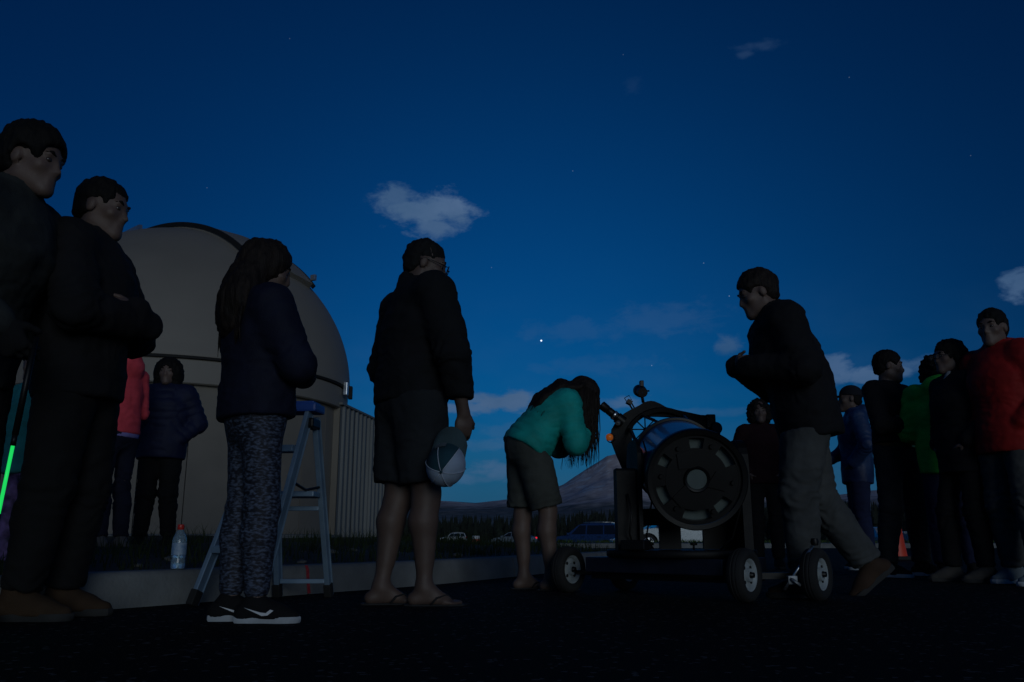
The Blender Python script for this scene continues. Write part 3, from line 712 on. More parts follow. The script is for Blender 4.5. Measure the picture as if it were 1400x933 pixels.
def jacket(m, hem=.86, ease=.026, sleeve=.022, collar='stand', puff=0, amp=.007, name='jacket', long_sleeve=1.0, pitch=.062, cuff=True, hood_m=None, open_n=0, flare=1.0, hood_up=False):
    def f(c):
        J, s, b_, sp = c['J'], c['s'], c['bulk'], c['spine']; hp = c['hp']; G = Field(); tw = c['tw']
        e = ease*s; fl = [(c['fwd'], .74)]
        low = J['pelvis']+(J['waist']-J['pelvis'])/np.linalg.norm(J['waist']-J['pelvis'])*(hem-.95)*s
        ex = (J['pelvis']-J['waist'])/np.linalg.norm(J['waist']-J['pelvis'])
        G.chain([low+ex*.05*s, J['pelvis'], J['waist'], J['chest']], [.158*s*b_*flare+e, .153*s*b_*flare+e, .140*s*b_*tw+e, .163*s*b_+e], .05, fl)
        G.cap(J['chest'], J['chest']*.35+J['neck']*.65, .165*s*b_+e, .105*s*b_+e*.5, .05, fl)
        G.cap(J['shL']*.9+J['shR']*.1, J['shR']*.9+J['shL']*.1, .066*s*b_+e*.6, None, .05)
        for q in 'LR':
            sl = sleeve*s; w_ = J['el'+q]+(J['wr'+q]-J['el'+q])*.97*long_sleeve
            G.cap(J['sh'+q], J['el'+q], .056*s*b_+sl, .046*s*b_+sl, .035); G.cap(J['el'+q], w_, .046*s*b_+sl, .032*s+sl*.75, .02)
            if cuff: G.cap(w_-(J['wr'+q]-J['el'+q])*.10, w_, .037*s+sl*.7, None, .006)
        nb = J['neck']-sp*.03*s; nt = hp(0,-.03,-.112)
        if collar == 'stand': G.cap(nb, nt, .074*s*b_**.5, .069*s*b_**.5, .03)
        elif collar == 'hood':
            G.cap(nb, nt, .080*s, .074*s, .03)
            bk = -c['fwd']; G.ell(J['neck']+bk*.075*s+sp*.015*s, np.array([.125,.06,.085])*s, np.stack([c['across'], c['fwd'], sp], 1), .04)
        else: G.cap(nb, nb+sp*.02*s, .082*s, .072*s, .03)
        if hood_up:
            G.ell(hp(0,-.025,.03), np.array([.105,.125,.125])*s, c['HM'], .04); G.cap(hp(0,-.05,-.05), nb, .095*s, .10*s, .04)
            G.p.append(('s', ell_f(hp(0,.12,-.01), np.array([.072,.09,.095])*s, c['HM']), hp(0,.12,-.01)-.12, hp(0,.12,-.01)+.12, .01))
        G.half(low, ex, .3*s, .008)
        # neck opening
        top_ = hp(0,-.02,-.06); G.p.append(('s', cap_f(J['neck']+sp*.02*s, top_, .060*s*b_**.5), np.minimum(J['neck'], top_)-.09, np.maximum(J['neck'], top_)+.09, .006)) if not hood_up else None
        V, F = G.mesh(c['res'])
        segs = [(low, J['neck'])]+[(J['sh'+q], J['el'+q]) for q in 'LR']+[(J['el'+q], J['wr'+q]) for q in 'LR']
        V = cloth(V, F, c['seed'], amp*s, [(J['elL'], .11*s), (J['elR'], .11*s), (J['waist'], .15*s), (J['shL'], .08*s), (J['shR'], .08*s)], segs, puff*s, pitch*s)
        o = put(c, name, V, F, m); c['top_obj'] = o; c['hem'] = low; c['ex'] = ex
    return f
def ell_f(cn, r, M):
    cn = np.asarray(cn, float)
    def f(P):
        q = (P-cn)@M; k0 = np.sqrt(((q/r)**2).sum(1)); k1 = np.sqrt(((q/r**2)**2).sum(1))+1e-9; return k0*(k0-1)/k1
    return f
def cap_f(a, b, r):
    a = np.asarray(a, float); b = np.asarray(b, float); ab = b-a
    def f(P): t = np.clip((P-a)@ab/(ab@ab+1e-12), 0, 1); return np.linalg.norm(P-a-t[:,None]*ab, axis=1)-r
    return f
def trousers(m, cut=1.0, depth=.78, wide=1.0, hem=.078, name='trousers', amp=.008, rise=1.02, shorts=None):
    def f(c):
        J, s, b_ = c['J'], c['s'], c['bulk']; G = Field(); fl = [(c['fwd']*np.array([1,1,.0])+np.array([0,1e-3,0]), depth)]
        tp = J['pelvis']+(J['waist']-J['pelvis'])*.45
        G.chain([tp, J['pelvis'], (J['hipL']+J['hipR'])/2], [.148*s*b_, .158*s*b_, .150*s*b_], .04, fl)
        for q in 'LR':
            hp_, kn, an = J['hip'+q], J['kn'+q], J['an'+q]
            if shorts is None:
                end = an+(kn-an)*.06
                G.cap(hp_, kn, .100*s*b_*wide, .074*s*b_*wide, .035); G.cap(kn, end, .074*s*b_*wide, hem*.82*s*wide, .03); cf_ = kn+(an-kn)*.30+np.array([0,-.014,0])*s; G.cap(kn, cf_, .064*s*b_, .064*s*b_, .03); G.cap(cf_, kn+(an-kn)*.8, .064*s*b_, .046*s, .03)
                G.half(end, nrm(an-kn), .16*s, .004)
            else:
                end = hp_+(kn-hp_)*shorts; G.cap(hp_, end+(kn-hp_)*.06, .108*s*b_*wide, .093*s*b_*wide, .025); G.half(end, nrm(kn-hp_), .17*s, .004)
        if 'hem' in c: G.half(c['hem']-c['ex']*.035*s, -c['ex'], .45*s, .004)
        V, F = G.mesh(c['res']); segs = [(J['hip'+q], J['kn'+q]) for q in 'LR']+[(J['kn'+q], J['an'+q]) for q in 'LR']
        jn = [(J['knL'], .13*s), (J['knR'], .13*s), (J['anL'], .12*s), (J['anR'], .12*s), ((J['hipL']+J['hipR'])/2, .12*s)]
        V = cloth(V, F, c['seed']+31, amp*s, jn, segs); put(c, name, V, F, m)
    return f
def shoe_set(m, msole, high=False, mark=None, slim=1.0):
    def f(c):
        J, s = c['J'], c['s']
        for q, sg in (('L', -1), ('R', 1)):
            yaw, pit, lift = c['feet'][0 if q == 'L' else 1]; FM = rotm(yaw, pit); an = J['an'+q]
            fp = lambda x, y, z: an+FM@(np.array([x*sg, y, z])*s)
            G = Field(); up = FM@np.array([0,0,1.])
            G.cap(fp(0,-.05,-.045), fp(0,-.01,-.005), .036*s, .040*s, .03); G.cap(fp(0,-.048,-.05), fp(0,.09,-.055), .036*s, .038*s, .03)
            G.cap(fp(0,.0,0), fp(0,.10,-.042), .042*s, .034*s, .03); G.cap(fp(-.004,.09,-.055), fp(-.002,.165,-.06), .040*s*slim, .029*s*slim, .03)
            if high: G.cap(fp(0,-.01,0), fp(0,-.015,.07), .046*s, .05*s, .02)
            G.half(fp(0,.05,-.068), -up, .3, .003)
            V, F = G.mesh(.008 if s > .7 else .01); sh_ = put(c, 'shoe', V, F, m)
            # sole: outline swept down, a little wider than the upper
            outl = [(-.030,-.085),(-.040,-.06),(-.040,0),(-.036,.06),(-.047,.11),(-.043,.16),(-.028,.193),(-.005,.202),(.02,.192),(.040,.155),(.046,.105),(.034,.05),(.038,0),(.039,-.06),(.028,-.085),(0,-.094)]
            rows = [[Vector(fp(x*k, (y-.05)*k+.05, z)) for x, y in outl] for z, k in ((-.0845,.97),(-.078,1.0),(-.064,1.0),(-.058,.985))]
            mb = MB(); n = len(outl); mb.v = [tuple(v) for r in rows for v in r]
            for i in range(3):
                for k in range(n): mb.f.append((i*n+k, i*n+(k+1)%n, (i+1)*n+(k+1)%n, (i+1)*n+k))
            mb.f.append(tuple(range(n))); mb.f.append(tuple(3*n+k for k in range(n))); mb.build('sole', msole, sh_, auto=40)
            if mark is not None:      # curved tick on the side of each shoe
                for side in (-1, 1):
                    tick = [(-.045,-.046),(-.020,-.054),(.02,-.048),(.075,-.026),(.02,-.034),(-.012,-.036),(-.030,-.020)]
                    mbk = MB(); tk = [(.05-y_, z_) for y_, z_ in ((-.045,-.030),(-.02,-.050),(.005,-.052),(.085,-.018),(.012,-.038),(-.012,-.040),(-.03,-.026))]
                    mbk.v = [tuple(Vector(fp(side*(.049), y_*1.0, z_))) for y_, z_ in tk]+[tuple(Vector(fp(side*(.030), y_, z_))) for y_, z_ in tk]
                    k7 = len(tk); mbk.f = [tuple(range(k7)), tuple(range(2*k7-1, k7-1, -1))]+[(i, (i+1)%k7, k7+(i+1)%k7, k7+i) for i in range(k7)]
                    mbk.build('side_mark', mark, sh_)
    return f
def flipflops(m):
    def f(c):
        J, s = c['J'], c['s']
        for q, sg in (('L', -1), ('R', 1)):
            yaw, pit, lift = c['feet'][0 if q == 'L' else 1]; FM = rotm(yaw, pit); an = J['an'+q]; fp = lambda x, y, z: Vector(an+FM@(np.array([x*sg, y, z])*s))
            outl = [(-.028,-.085),(-.040,-.05),(-.037,.03),(-.047,.11),(-.040,.17),(-.01,.195),(.025,.18),(.046,.12),(.038,.03),(.038,-.05),(.025,-.085),(0,-.094)]
            mb = MB(); n = len(outl); mb.v = [tuple(fp(x, y, z)) for z in (-.0855,-.078) for x, y in outl]
            mb.f = [tuple(range(n-1,-1,-1)), tuple(range(n,2*n))]+[(i,(i+1)%n,n+(i+1)%n,n+i) for i in range(n)]
            so = mb.build('sandal', m, c['root'])
            mb = MB(); mb.tube([fp(-.044,.045,-.078), fp(-.036,.07,-.048), fp(-.012,.105,-.040), fp(-.014,.128,-.062)], .009*s, 6, flat=(1,.5)); mb.tube([fp(.042,.035,-.078), fp(.036,.06,-.050), fp(.010,.10,-.040), fp(-.014,.128,-.062)], .009*s, 6, flat=(1,.5)); mb.build('strap', m, so, smooth=True)
    return f
def hair_short(m, vol=.012, fringe=.0, beanie=False):
    def f(c):
        hp, HM, s = c['hp'], c['HM'], c['s']; G = Field()
        G.ell(hp(0,-.020,.040), np.array([.078+vol,.100+vol,.092+vol])*s, HM, .02); G.ell(hp(0,-.055,-.02), np.array([.070+vol*.6,.055+vol*.6,.065])*s, HM, .02)
        G.p.append(('s', ell_f(hp(0,.112,-.018+fringe), np.array([.084,.072,.092])*s, HM), hp(0,.105,-.03)-.12, hp(0,.105,-.03)+.12, .008))
        for sg in (-1, 1): G.p.append(('s', ell_f(hp(.085*sg,.022,-.030), np.array([.032,.052,.060])*s, HM), hp(.085*sg,.022,-.03)-.09, hp(.085*sg,.022,-.03)+.09, .006))
        G.half(hp(0,-.06,-.064), HM@np.array([0,.25,-1]), .2, .01)
        V, F = G.mesh(min(c['res'], .009)*max(.8, s)); Nn = vnormals(V, F); V = V+Nn*((fbm(V*np.array([55,55,30]), 3, c['seed'])-.5)*.022*s)[:,None]; put(c, 'hair', V, F, m)
    return f
def hair_curly(m, r=.125, drop=.10, face=(.078,.09,.10), frizz=.075):
    def f(c):
        hp, HM, s = c['hp'], c['HM'], c['s']; G = Field()
        G.ell(hp(0,-.025,.025), np.array([r,r*.95,r*.95])*s, HM, .03)
        for sg in (-1, 1): G.ell(hp(.070*sg,-.02,-.05), np.array([r*.5,r*.62,drop])*s, HM, .03)
        G.ell(hp(0,-.06,-.05), np.array([r*.8,r*.55,drop])*s, HM, .03)
        G.p.append(('s', ell_f(hp(0,.13,-.035), np.array(face)*s, HM), hp(0,.13,-.035)-.14, hp(0,.13,-.035)+.14, .008))
        V, F = G.mesh(.010); Nn = vnormals(V, F); V = V+Nn*((fbm(V*38, 3, c['seed'])-.5)*frizz*s)[:,None]; put(c, 'hair', V, F, m)
    return f
def locks_mesh(c, specs, m, V0, F0, name='hair'):
    """loose strands added to a hair mass; specs: (points, radius)"""
    mb = MB()
    for pts, r0 in specs:
        n = len(pts); mb.tube([Vector(p) for p in pts], [r0*(1-.85*(i/(n-1))**1.6) for i in range(n)], 5, flat=(1,.6))
    Vs = np.concatenate([V0, np.array(mb.v)]) if len(mb.v) else V0; faces = [tuple(f) for f in F0.tolist()]+[tuple(i+len(V0) for i in f) for f in mb.f]
    me = bpy.data.meshes.new(name); me.from_pydata([tuple(v) for v in Vs], [], faces); return finish(name, me, m, c['root'])
def hair_long(m, length=.42, nl=46, vol=.014, spread=.10, face=(.078,.085,.10)):
    def f(c):
        hp, HM, s = c['hp'], c['HM'], c['s']; G = Field(); sp = c['spine']; bk = -c['fwd']; J = c['J']; rr = random.Random(c['seed'])
        G.ell(hp(0,-.020,.038), np.array([.080+vol,.102+vol,.094+vol])*s, HM, .03)
        root_ = hp(0,-.075,.0); a = hp(0,-.085,-.09); d1 = J['neck']+bk*.10*s-sp*.02*s; d2 = d1-sp*(length-.12)*s*.55+bk*.03*s
        G.chain([root_, a, d1, d2], [.085*s, .090*s+spread*.12*s, .085*s+spread*.25*s, .06*s+spread*.2*s], .05, [(c['fwd'], .55)])
        for sg in (-1, 1): G.cap(hp(.068*sg,-.03,.02), hp(.075*sg,-.03,-.12), .030*s, .030*s, .03)
        G.p.append(('s', ell_f(hp(0,.12,-.03), np.array(face)*s, HM), hp(0,.12,-.03)-.14, hp(0,.12,-.03)+.14, .008))
        V, F = G.mesh(.010); Nn = vnormals(V, F); V = V+Nn*((fbm(V*np.array([60,60,9]), 3, c['seed'])-.5)*.035*s)[:,None]
        sps = []
        for k in range(nl):
            t_ = rr.uniform(-1, 1); p0 = hp(.07*t_, -.08+.02*abs(t_), rr.uniform(-.08,.03)); L_ = length*rr.uniform(.65,1.08)*s; x_ = c['across']
            e1 = d1+x_*t_*spread*s*.8+bk*rr.uniform(0,.02)*s; e2 = d1-sp*L_*.55+x_*(t_*spread*s+rr.uniform(-.015,.015))+bk*.035*s; e3 = e2-sp*L_*.28+x_*rr.uniform(-.02,.02)
            sps.append(([p0, (p0+e1)/2+bk*.012*s, e1, e2, e3], rr.uniform(.007,.014)*s))
        locks_mesh(c, sps, m, V, F)
    return f
def ballcap(m, brim_m=None):
    def f(c):
        hp, HM, s = c['hp'], c['HM'], c['s']; G = Field(); G.ell(hp(0,-.018,.042), np.array([.090,.112,.098])*s, HM, .02); G.half(hp(0,0,.028), HM@np.array([0,.12,-1]), .2, .004)
        V, F = G.mesh(.009); cp = put(c, 'cap', V, F, m); mb = MB(); rows = []
        for i in range(6):
            yy = .085+.085*i/5; rows.append([hp(x*math.sqrt(max(.05, 1-(i/5.2)**2.6)), yy, .034-.010*(i/5)-.25*abs(x)**2*2) for x in np.linspace(-.078,.078,9)])
        mb.grid([[Vector(q) for q in r] for r in rows]); mb.grid([[Vector(q)-Vector((0,0,.004)) for q in r] for r in rows]); mb.build('brim', brim_m or m, cp, smooth=True)
    return f
def glasses(m):
    def f(c):
        hp, s = c['hp'], c['s']; mb = MB()
        for sg in (-1, 1):
            ring_ = [hp(.033*sg+.024*math.cos(a), .117-.012*abs(math.cos(a)-1)*.3, .002+.019*math.sin(a)) for a in np.linspace(0, 2*math.pi, 15)]; mb.tube([Vector(q) for q in ring_], .0022*s, 6)
            mb.tube([Vector(hp(.057*sg,.110,.008)), Vector(hp(.078*sg,.06,.010)), Vector(hp(.086*sg,-.005,.012)), Vector(hp(.086*sg,-.03,-.005))], .0022*s, 6)
        mb.tube([Vector(hp(-.010,.118,.006)), Vector(hp(0,.121,.009)), Vector(hp(.010,.118,.006))], .002*s, 6); g = mb.build('glasses', m, c['root'], smooth=True)
        for sg in (-1, 1):
            mb = MB(); rg = [hp(.033*sg+.023*math.cos(a), .116, .002+.018*math.sin(a)) for a in np.linspace(0, 2*math.pi, 14, endpoint=False)]; mb.v = [tuple(q) for q in rg]+[tuple(np.array(q)+c['HM']@np.array([0,.0015,0])) for q in rg]
            mb.f = [tuple(range(14)), tuple(range(27,13,-1))]+[(i,(i+1)%14,14+(i+1)%14,14+i) for i in range(14)]; mb.build('lens', mat('clear_lens', (.9,.95,1), .02, trans=1, var=0), g)
    return f
def belt(m, z=.985):
    def f(c):
        s = c['s']; p = c['J']['pelvis']; zz = z*s; mb = MB()
        mb.lathe([(.176*s*c['bulk'], zz-.018*s), (.179*s*c['bulk'], zz), (.176*s*c['bulk'], zz+.018*s)], 32, Matrix.Translation((p[0], p[1], 0)) @ Matrix.Diagonal((1,.80,1,1))); b = mb.build('belt', m, c['root'], smooth=True)
        MB().box((p[0], p[1]+.179*s*.80*c['bulk'], zz), (.05*s,.012*s,.038*s), bev=.003).build('buckle', mat('brass', (.5,.35,.12), .35, metal=.9), b)
    return f

def scarf(c):
    s, hp, J = c['s'], c['hp'], c['J']; G = Field(); n = J['neck']; f = c['fwd']; G.cap(n+f*.07*s+c['spine']*.02*s-c['across']*.03*s, n+f*.10*s-c['spine']*.08*s+c['across']*.01*s, .026*s, .018*s, .02)
    V, F = G.mesh(.01); put(c, 'scarf', cloth(V, F, 3, .004), F, fab('pale_scarf', (.35,.36,.38)))

def dark_hand_cover(q, d, n, th, curl, m):  # black shell added over a hand so the lit skin stays dark
    def f(c):
        G = Field(); J = c['J']; el = J['el'+q]; w_ = J['wr'+q]; hand(G, w_, d, n, th, c['s']*1.13, curl); G.cap(w_-(w_-el)*.16, w_, .040*c['s'], .036*c['s'], .01)
        V, F = G.mesh(.007); put(c, 'dark_hand_cover', V, F, m)
    return f
# ================================================================== the people
BLK = lambda: fab('black_softshell', (.012,.012,.014)); NAVY = lambda: fab('navy_nylon', (.009,.011,.026), rough=.7)
BLKP = lambda: fab('black_cotton', (.010,.010,.011)); RUB = lambda: mat('dark_rubber_sole', (.02,.02,.02), .8); WHT = lambda: mat('white_foam_sole', (.40,.43,.46), .7, var=.15, vscale=20)
G_L = 'onlookers waiting by the ladder'; G_R = 'onlookers standing right of the telescope'
person('tall man in grey hooded jacket with bushy dark hair beside crossed-arms man', (-1.985,2.99,0), 1.83, 95, {**POCKET, 'elR':(.255,.02,1.14),'wrR':(.215,.285,1.02), 'knR':(.10,.05,.49)}, (0,10,0), hands={'R':dict(d=(-.1,.55,-.75), n=(-1,0,0), th=(0,.5,1), curl=.85),'L':HPOCK['L']}, seed=3, res=.010, bulk=1.14, lean=14,
    top=jacket(fab('grey_green_shell', (.028,.031,.030), rough=.75), hem=.80, ease=.04, sleeve=.032, collar='hood', amp=.010), bottom=trousers(BLKP(), wide=1.08), shoes=shoe_set(fab('dark_suede', (.03,.022,.016)), RUB()), hair=hair_short(HAIRD(), .022), extras=(dark_hand_cover('R', (-.1,.55,-.75), (-1,0,0), (0,.5,1), .85, BLKP()),))
person('man in black jacket with arms crossed and brown boots beside grey-jacketed man', (-1.75,3.40,0), 1.78, 88, {**CROSS, 'knL':(-.10,.03,.49), 'anR':(.12,-.07,.085), 'knR':(.11,-.02,.49)}, (4,9,0), seed=5, res=.010, bulk=1.08,
    top=jacket(BLK(), hem=.82, ease=.035, sleeve=.034, collar='hood', amp=.010), bottom=trousers(BLKP(), wide=1.10), shoes=shoe_set(fab('tan_suede', (.05,.03,.018)), RUB(), high=True), hair=hair_short(HAIRD(), .006))
person('child in teal jacket and purple patterned leggings behind the crossed-arms man', (-2.45,4.35,0), 1.26, 205, {'elR':(.25,-.02,1.12),'wrR':(.26,.05,.90)}, (0,5,0), seed=8, res=.012, bulk=.95,
    top=jacket(fab('teal_fleece', (.03,.26,.27)), hem=.84, ease=.035, sleeve=.034, puff=.006), bottom=trousers(mat('purple_print', (.02,.015,.05), .8, col2=(.22,.14,.38), vscale=22), wide=.85), shoes=shoe_set(fab('violet_mesh', (.12,.06,.2)), RUB()), hair=hair_short(HAIRB(), .02))
person('person in coral hooded jacket with the hood up and dark jeans', (-3.05,6.62,.20), 1.66, 292, {'elL':(-.24,.06,1.15),'wrL':(-.12,.22,1.20),'elR':(.25,.02,1.13),'wrR':(.10,.24,1.12)}, (-6,12,0), seed=11, bulk=.93, lean=3,
    top=jacket(fab('coral_fleece', (.90,.085,.11)), hem=.93, ease=.016, sleeve=.016, collar='hood', hood_up=True), bottom=trousers(fab('dark_denim', (.015,.018,.035)), wide=.88), shoes=shoe_set(fab('grey_mesh', (.12,.11,.11)), RUB()),
    extras=(lambda c: jacket(fab('lavender_cotton', (.28,.25,.55)), hem=.895, ease=.008, sleeve=-.01, collar='none', name='shirt', amp=.004)(c),))
person('person in navy quilted jacket with big dark curly hair facing the lot', (-3.03,7.40,.21), 1.62, 172, {**POCKET,'anL':(-.12,-.02,.085),'anR':(.13,-.02,.085)}, (0,2,0), seed=14, bulk=1.06,
    top=jacket(fab('navy_quilt', (.012,.016,.045), rough=.55), hem=.80, ease=.045, sleeve=.036, puff=.011, pitch=.07, amp=.005), bottom=trousers(BLKP()), shoes=shoe_set(BLKP(), RUB()), hair=hair_curly(HAIRD(), .128, .13, frizz=.03))
swoosh = mat('white_print', (.7,.72,.75), .6, var=.05)
person('long-haired girl in navy jacket and speckled leggings standing before the stepladder', (-.985,3.26,0), 1.44, 56, {**CROSS,'anL':(-.07,-.04,.085),'knL':(-.08,.0,.49),'anR':(.085,.03,.085),'knR':(.085,.03,.49)}, (12,14,0), seed=17, res=.0088, bulk=1.06,
    top=jacket(NAVY(), hem=.90, ease=.036, sleeve=.034, collar='hood', amp=.009, flare=1.06), bottom=trousers(mat('speckled_leggings', (.006,.007,.016), .75, col2=(.085,.11,.175), vscale=58, stretch=(1,1,2.4), vdetail=7, ramp_r=(.44,.66)), wide=.94, hem=.058, amp=.003, name='leggings'),
    shoes=shoe_set(fab('black_knit', (.010,.010,.011)), WHT(), mark=swoosh), hair=hair_long(HAIRB(), .27, 90, .026, .17), feet=((26,0,0),(36,0,0)))
man8 = person('man with glasses in black jacket, dark shorts and flip-flops holding a cap', (-.485,4.05,0), 1.755, 58,
    {'shL':(-.195,-.015,1.428),'shR':(.195,-.015,1.428),'elR':(.28,.05,1.115),'wrR':(.255,.155,.865),'elL':(-.255,-.03,1.13),'wrL':(-.24,.05,.90),'knL':(-.09,-.01,.49),'anL':(-.085,-.085,.085),'anR':(.085,.05,.085),'knR':(.085,.05,.49)}, (26,17,0), seed=21, res=.0085, bulk=1.12, skin=SKIND(), lean=4,
    hands={'R':dict(d=(-.15,.10,-1), n=(-1,.1,-.2), th=(0,1,0), curl=.62)},
    top=jacket(fab('black_fleece', (.010,.011,.013), vscale=14), hem=.92, ease=.034, sleeve=.030, collar='stand', amp=.009), bottom=trousers(fab('charcoal_shorts', (.020,.023,.027)), shorts=.86, wide=1.12, name='shorts', amp=.009),
    shoes=flipflops(mat('black_foam', (.012,.012,.013), .8)), hair=hair_short(mat('greying_hair', (.006,.0055,.0055), .75, spec=.2, col2=(.013,.013,.013), vscale=45, bump=.4, bscale=220), .003), feet=((24,0,0),(30,0,0)),
    extras=(glasses(mat('black_wire', (.01,.01,.01), .3)),))
def girl_hair(c):
    hp, HM, s = c['hp'], c['HM'], c['s']; G = Field(); rr = random.Random(4); m = HAIRB()
    G.ell(hp(0,-.020,.036), np.array([.092,.115,.106])*s, HM, .03)
    G.p.append(('s', ell_f(hp(0,.13,-.03), np.array([.070,.085,.10])*s, HM), hp(0,.13,-.03)-.14, hp(0,.13,-.03)+.14, .008))
    J = c['J']; bk0 = -c['fwd']
    for x_ in (-.055, 0, .055):
        xx = np.array([x_*s, 0, -.02*abs(x_)/.055*s]); G.chain([hp(x_,-.085,.02), J['neck']+bk0*.118*s+xx, J['chest']+bk0*.140*s+xx*1.3, J['chest']*.45+J['waist']*.55+bk0*.138*s+xx*1.5], [.060*s,.056*s,.050*s,.022*s], .03, [(bk0, .42)])
    V, F = G.mesh(.009); Nn = vnormals(V, F); V = V+Nn*((fbm(V*np.array([60,14,14]), 3, 2)-.5)*.03*s)[:,None]; sps = []
    bk = -c['fwd']
    for k in range(64):      # over the back
        t_ = rr.uniform(-1,1); p0 = hp(.07*t_,-.08,rr.uniform(-.02,.07)); X1 = np.array([1.,0,0]); sag = np.array([0,0,-.07*t_*t_])*s
        a = J['neck']+bk*.125*s+X1*.10*t_*s+sag*.6; b = J['chest']+bk*(.152-.02*t_*t_)*s+X1*.16*t_*s+sag; e = J['waist']*rr.uniform(.55,.85)+J['chest']*.0; f_ = rr.uniform(.35,.95)
        e = J['chest']*(1-f_)+J['waist']*f_+bk*(.140-.02*t_*t_)*s+X1*(.165*t_+rr.uniform(-.03,.03))*s+sag*1.3
        sps.append(([p0, (p0+a)/2+bk*.012*s, a, b, e], rr.uniform(.008,.014)*s))
    for sg, n, x0 in ((1, 120, .088), (-1, 80, -.088)):      # hanging free on both sides of the face
        for k in range(n):
            y0 = rr.uniform(-.085,.06); p0 = hp(x0, y0, rr.uniform(-.02,.05)); L_ = rr.uniform(.26,.50)*s*(1 if y0 < .035 else .85)
            sw = rr.uniform(-.02,.02); pts = [p0+np.array([.012*sg, 0, .0])]
            for q in (.3,.6,.85,1.0): pts.append(p0+np.array([(.014+.006*q)*sg+rr.uniform(-.006,.006), sw*q+.012*math.sin(q*4+k)-.012*q, -L_*q]))
            sps.append((pts, rr.uniform(.0035,.0075)*s))
    for k in range(80):      # fallen forward under the chest
        x0 = rr.uniform(-.05,.13); a = J['neck']+np.array([x0, rr.uniform(-.03,.05), .02])*s; L_ = rr.uniform(.36,.50)*s
        sps.append(([a, a+np.array([.01,.01,-.10]), a+np.array([.012,rr.uniform(-.03,.02),-.6*L_]), a+np.array([rr.uniform(-.01,.03),rr.uniform(-.06,.03),-L_])], rr.uniform(.0035,.0075)*s))
    locks_mesh(c, sps, m, V, F)
person('long-haired girl in teal quilted jacket bending to the telescope eyepiece', (.15,5.22,0), 1.60, 75,
    {'pelvis':(0,-.055,.935),'waist':(0,.025,1.05),'chest':(0,.125,1.155),'neck':(0,.225,1.245),'head':(0,.345,1.262),'shL':(-.155,.175,1.20),'shR':(.155,.175,1.20),
     'elR':(.215,.205,.925),'wrR':(.06,.31,1.00),'elL':(-.20,.22,.94),'wrL':(-.06,.33,.985),'hipL':(-.085,-.06,.91),'hipR':(.085,-.06,.91),'knL':(-.085,-.075,.49),'knR':(.09,.045,.49),'anL':(-.09,-.065,.085),'anR':(.095,.06,.085)},
    (0,24,0), seed=25, res=.0088, bulk=.97, skin=SKIN(), top=jacket(fab('teal_ripstop', (.012,.38,.34), rough=.6), hem=.89, ease=.030, sleeve=.030, collar='stand', puff=.008, pitch=.055, amp=.005, flare=1.16),
    bottom=trousers(fab('khaki_cotton', (.062,.068,.062)), shorts=.93, wide=1.14, depth=.97, name='shorts', amp=.007), shoes=flipflops(mat('black_foam', ())), hair=girl_hair, feet=((5,0,0),(12,0,0)))
person('person with curly dark hair in maroon sweater standing behind the telescope', (2.50,8.57,0), 1.65, 186, {**POCKET}, (4,2,0), seed=29, skin=SKIND(), res=.012,
    top=jacket(fab('maroon_knit', (.020,.006,.009)), hem=.86, ease=.02, sleeve=.02), bottom=trousers(BLKP(), wide=.95), shoes=shoe_set(BLKP(), RUB()), hair=hair_curly(HAIRD(), .118, .075), group=G_R)
person('man in black jacket and grey khaki trousers striding past the telescope wheels', (1.60,4.62,0), 1.80, 272,
    {'elL':(-.265,.02,1.14),'wrL':(-.09,.235,1.25),'elR':(.265,.03,1.15),'wrR':(.06,.245,1.285),'knL':(-.10,.10,.50),'anL':(-.10,.09,.085),'hipL':(-.092,.02,.91),'knR':(.10,-.06,.485),'anR':(.10,-.30,.15)}, (0,20,0), lean=17, seed=33, res=.0095, bulk=1.08,
    top=jacket(BLK(), hem=.80, ease=.045, sleeve=.038, collar='stand', amp=.010), bottom=trousers(fab('pale_khaki', (.068,.072,.072)), wide=1.16, amp=.011), shoes=shoe_set(fab('brown_leather', (.05,.03,.02)), RUB()), hair=hair_short(HAIRB(), .012), feet=((0,0,0),(0,38,0)), hands={'L':dict(d=(.95,.1,.0), n=(-.1,-1,.1), th=(0,0,1), curl=.8), 'R':dict(d=(-.95,.05,.0), n=(.1,-1,.1), th=(0,0,1), curl=.8)})
person('man in dark cap and blue jacket standing beyond the striding man', (3.36,8.37,0), 1.76, 282, {**POCKET,'elR':(.27,.06,1.14),'wrR':(.14,.22,1.05)}, (0,0,0), seed=37, res=.012, skin=SKIND(),
    top=jacket(mat('blue_white_shell', (.004,.009,.055), .6, col2=(.018,.055,.15), vscale=3.2), hem=.80, ease=.03, sleeve=.028, collar='hood'), bottom=trousers(fab('blue_denim', (.016,.022,.06))), shoes=shoe_set(BLKP(), WHT()), hair=lambda c: (hair_short(HAIRD(), .004)(c), ballcap(fab('dark_twill', (.012,.014,.02)))(c)), group=G_R)
person('man in black sweater with brass-buckled belt and white-soled shoes, arms crossed', (3.10,6.92,0), 1.80, 148, {**CROSS,'anL':(-.22,-.02,.085),'knL':(-.17,.02,.49),'anR':(.21,-.02,.085),'knR':(.165,.02,.49)}, (-38,6,0), seed=41, res=.011, bulk=1.08,
    top=jacket(BLK(), hem=1.005, ease=.022, sleeve=.022, collar='none'), bottom=trousers(fab('charcoal_denim', (.022,.024,.026))), shoes=shoe_set(BLKP(), WHT()), hair=hair_short(HAIRD(), .009), extras=(belt(fab('brown_belt', (.10,.05,.02))),), group=G_R)
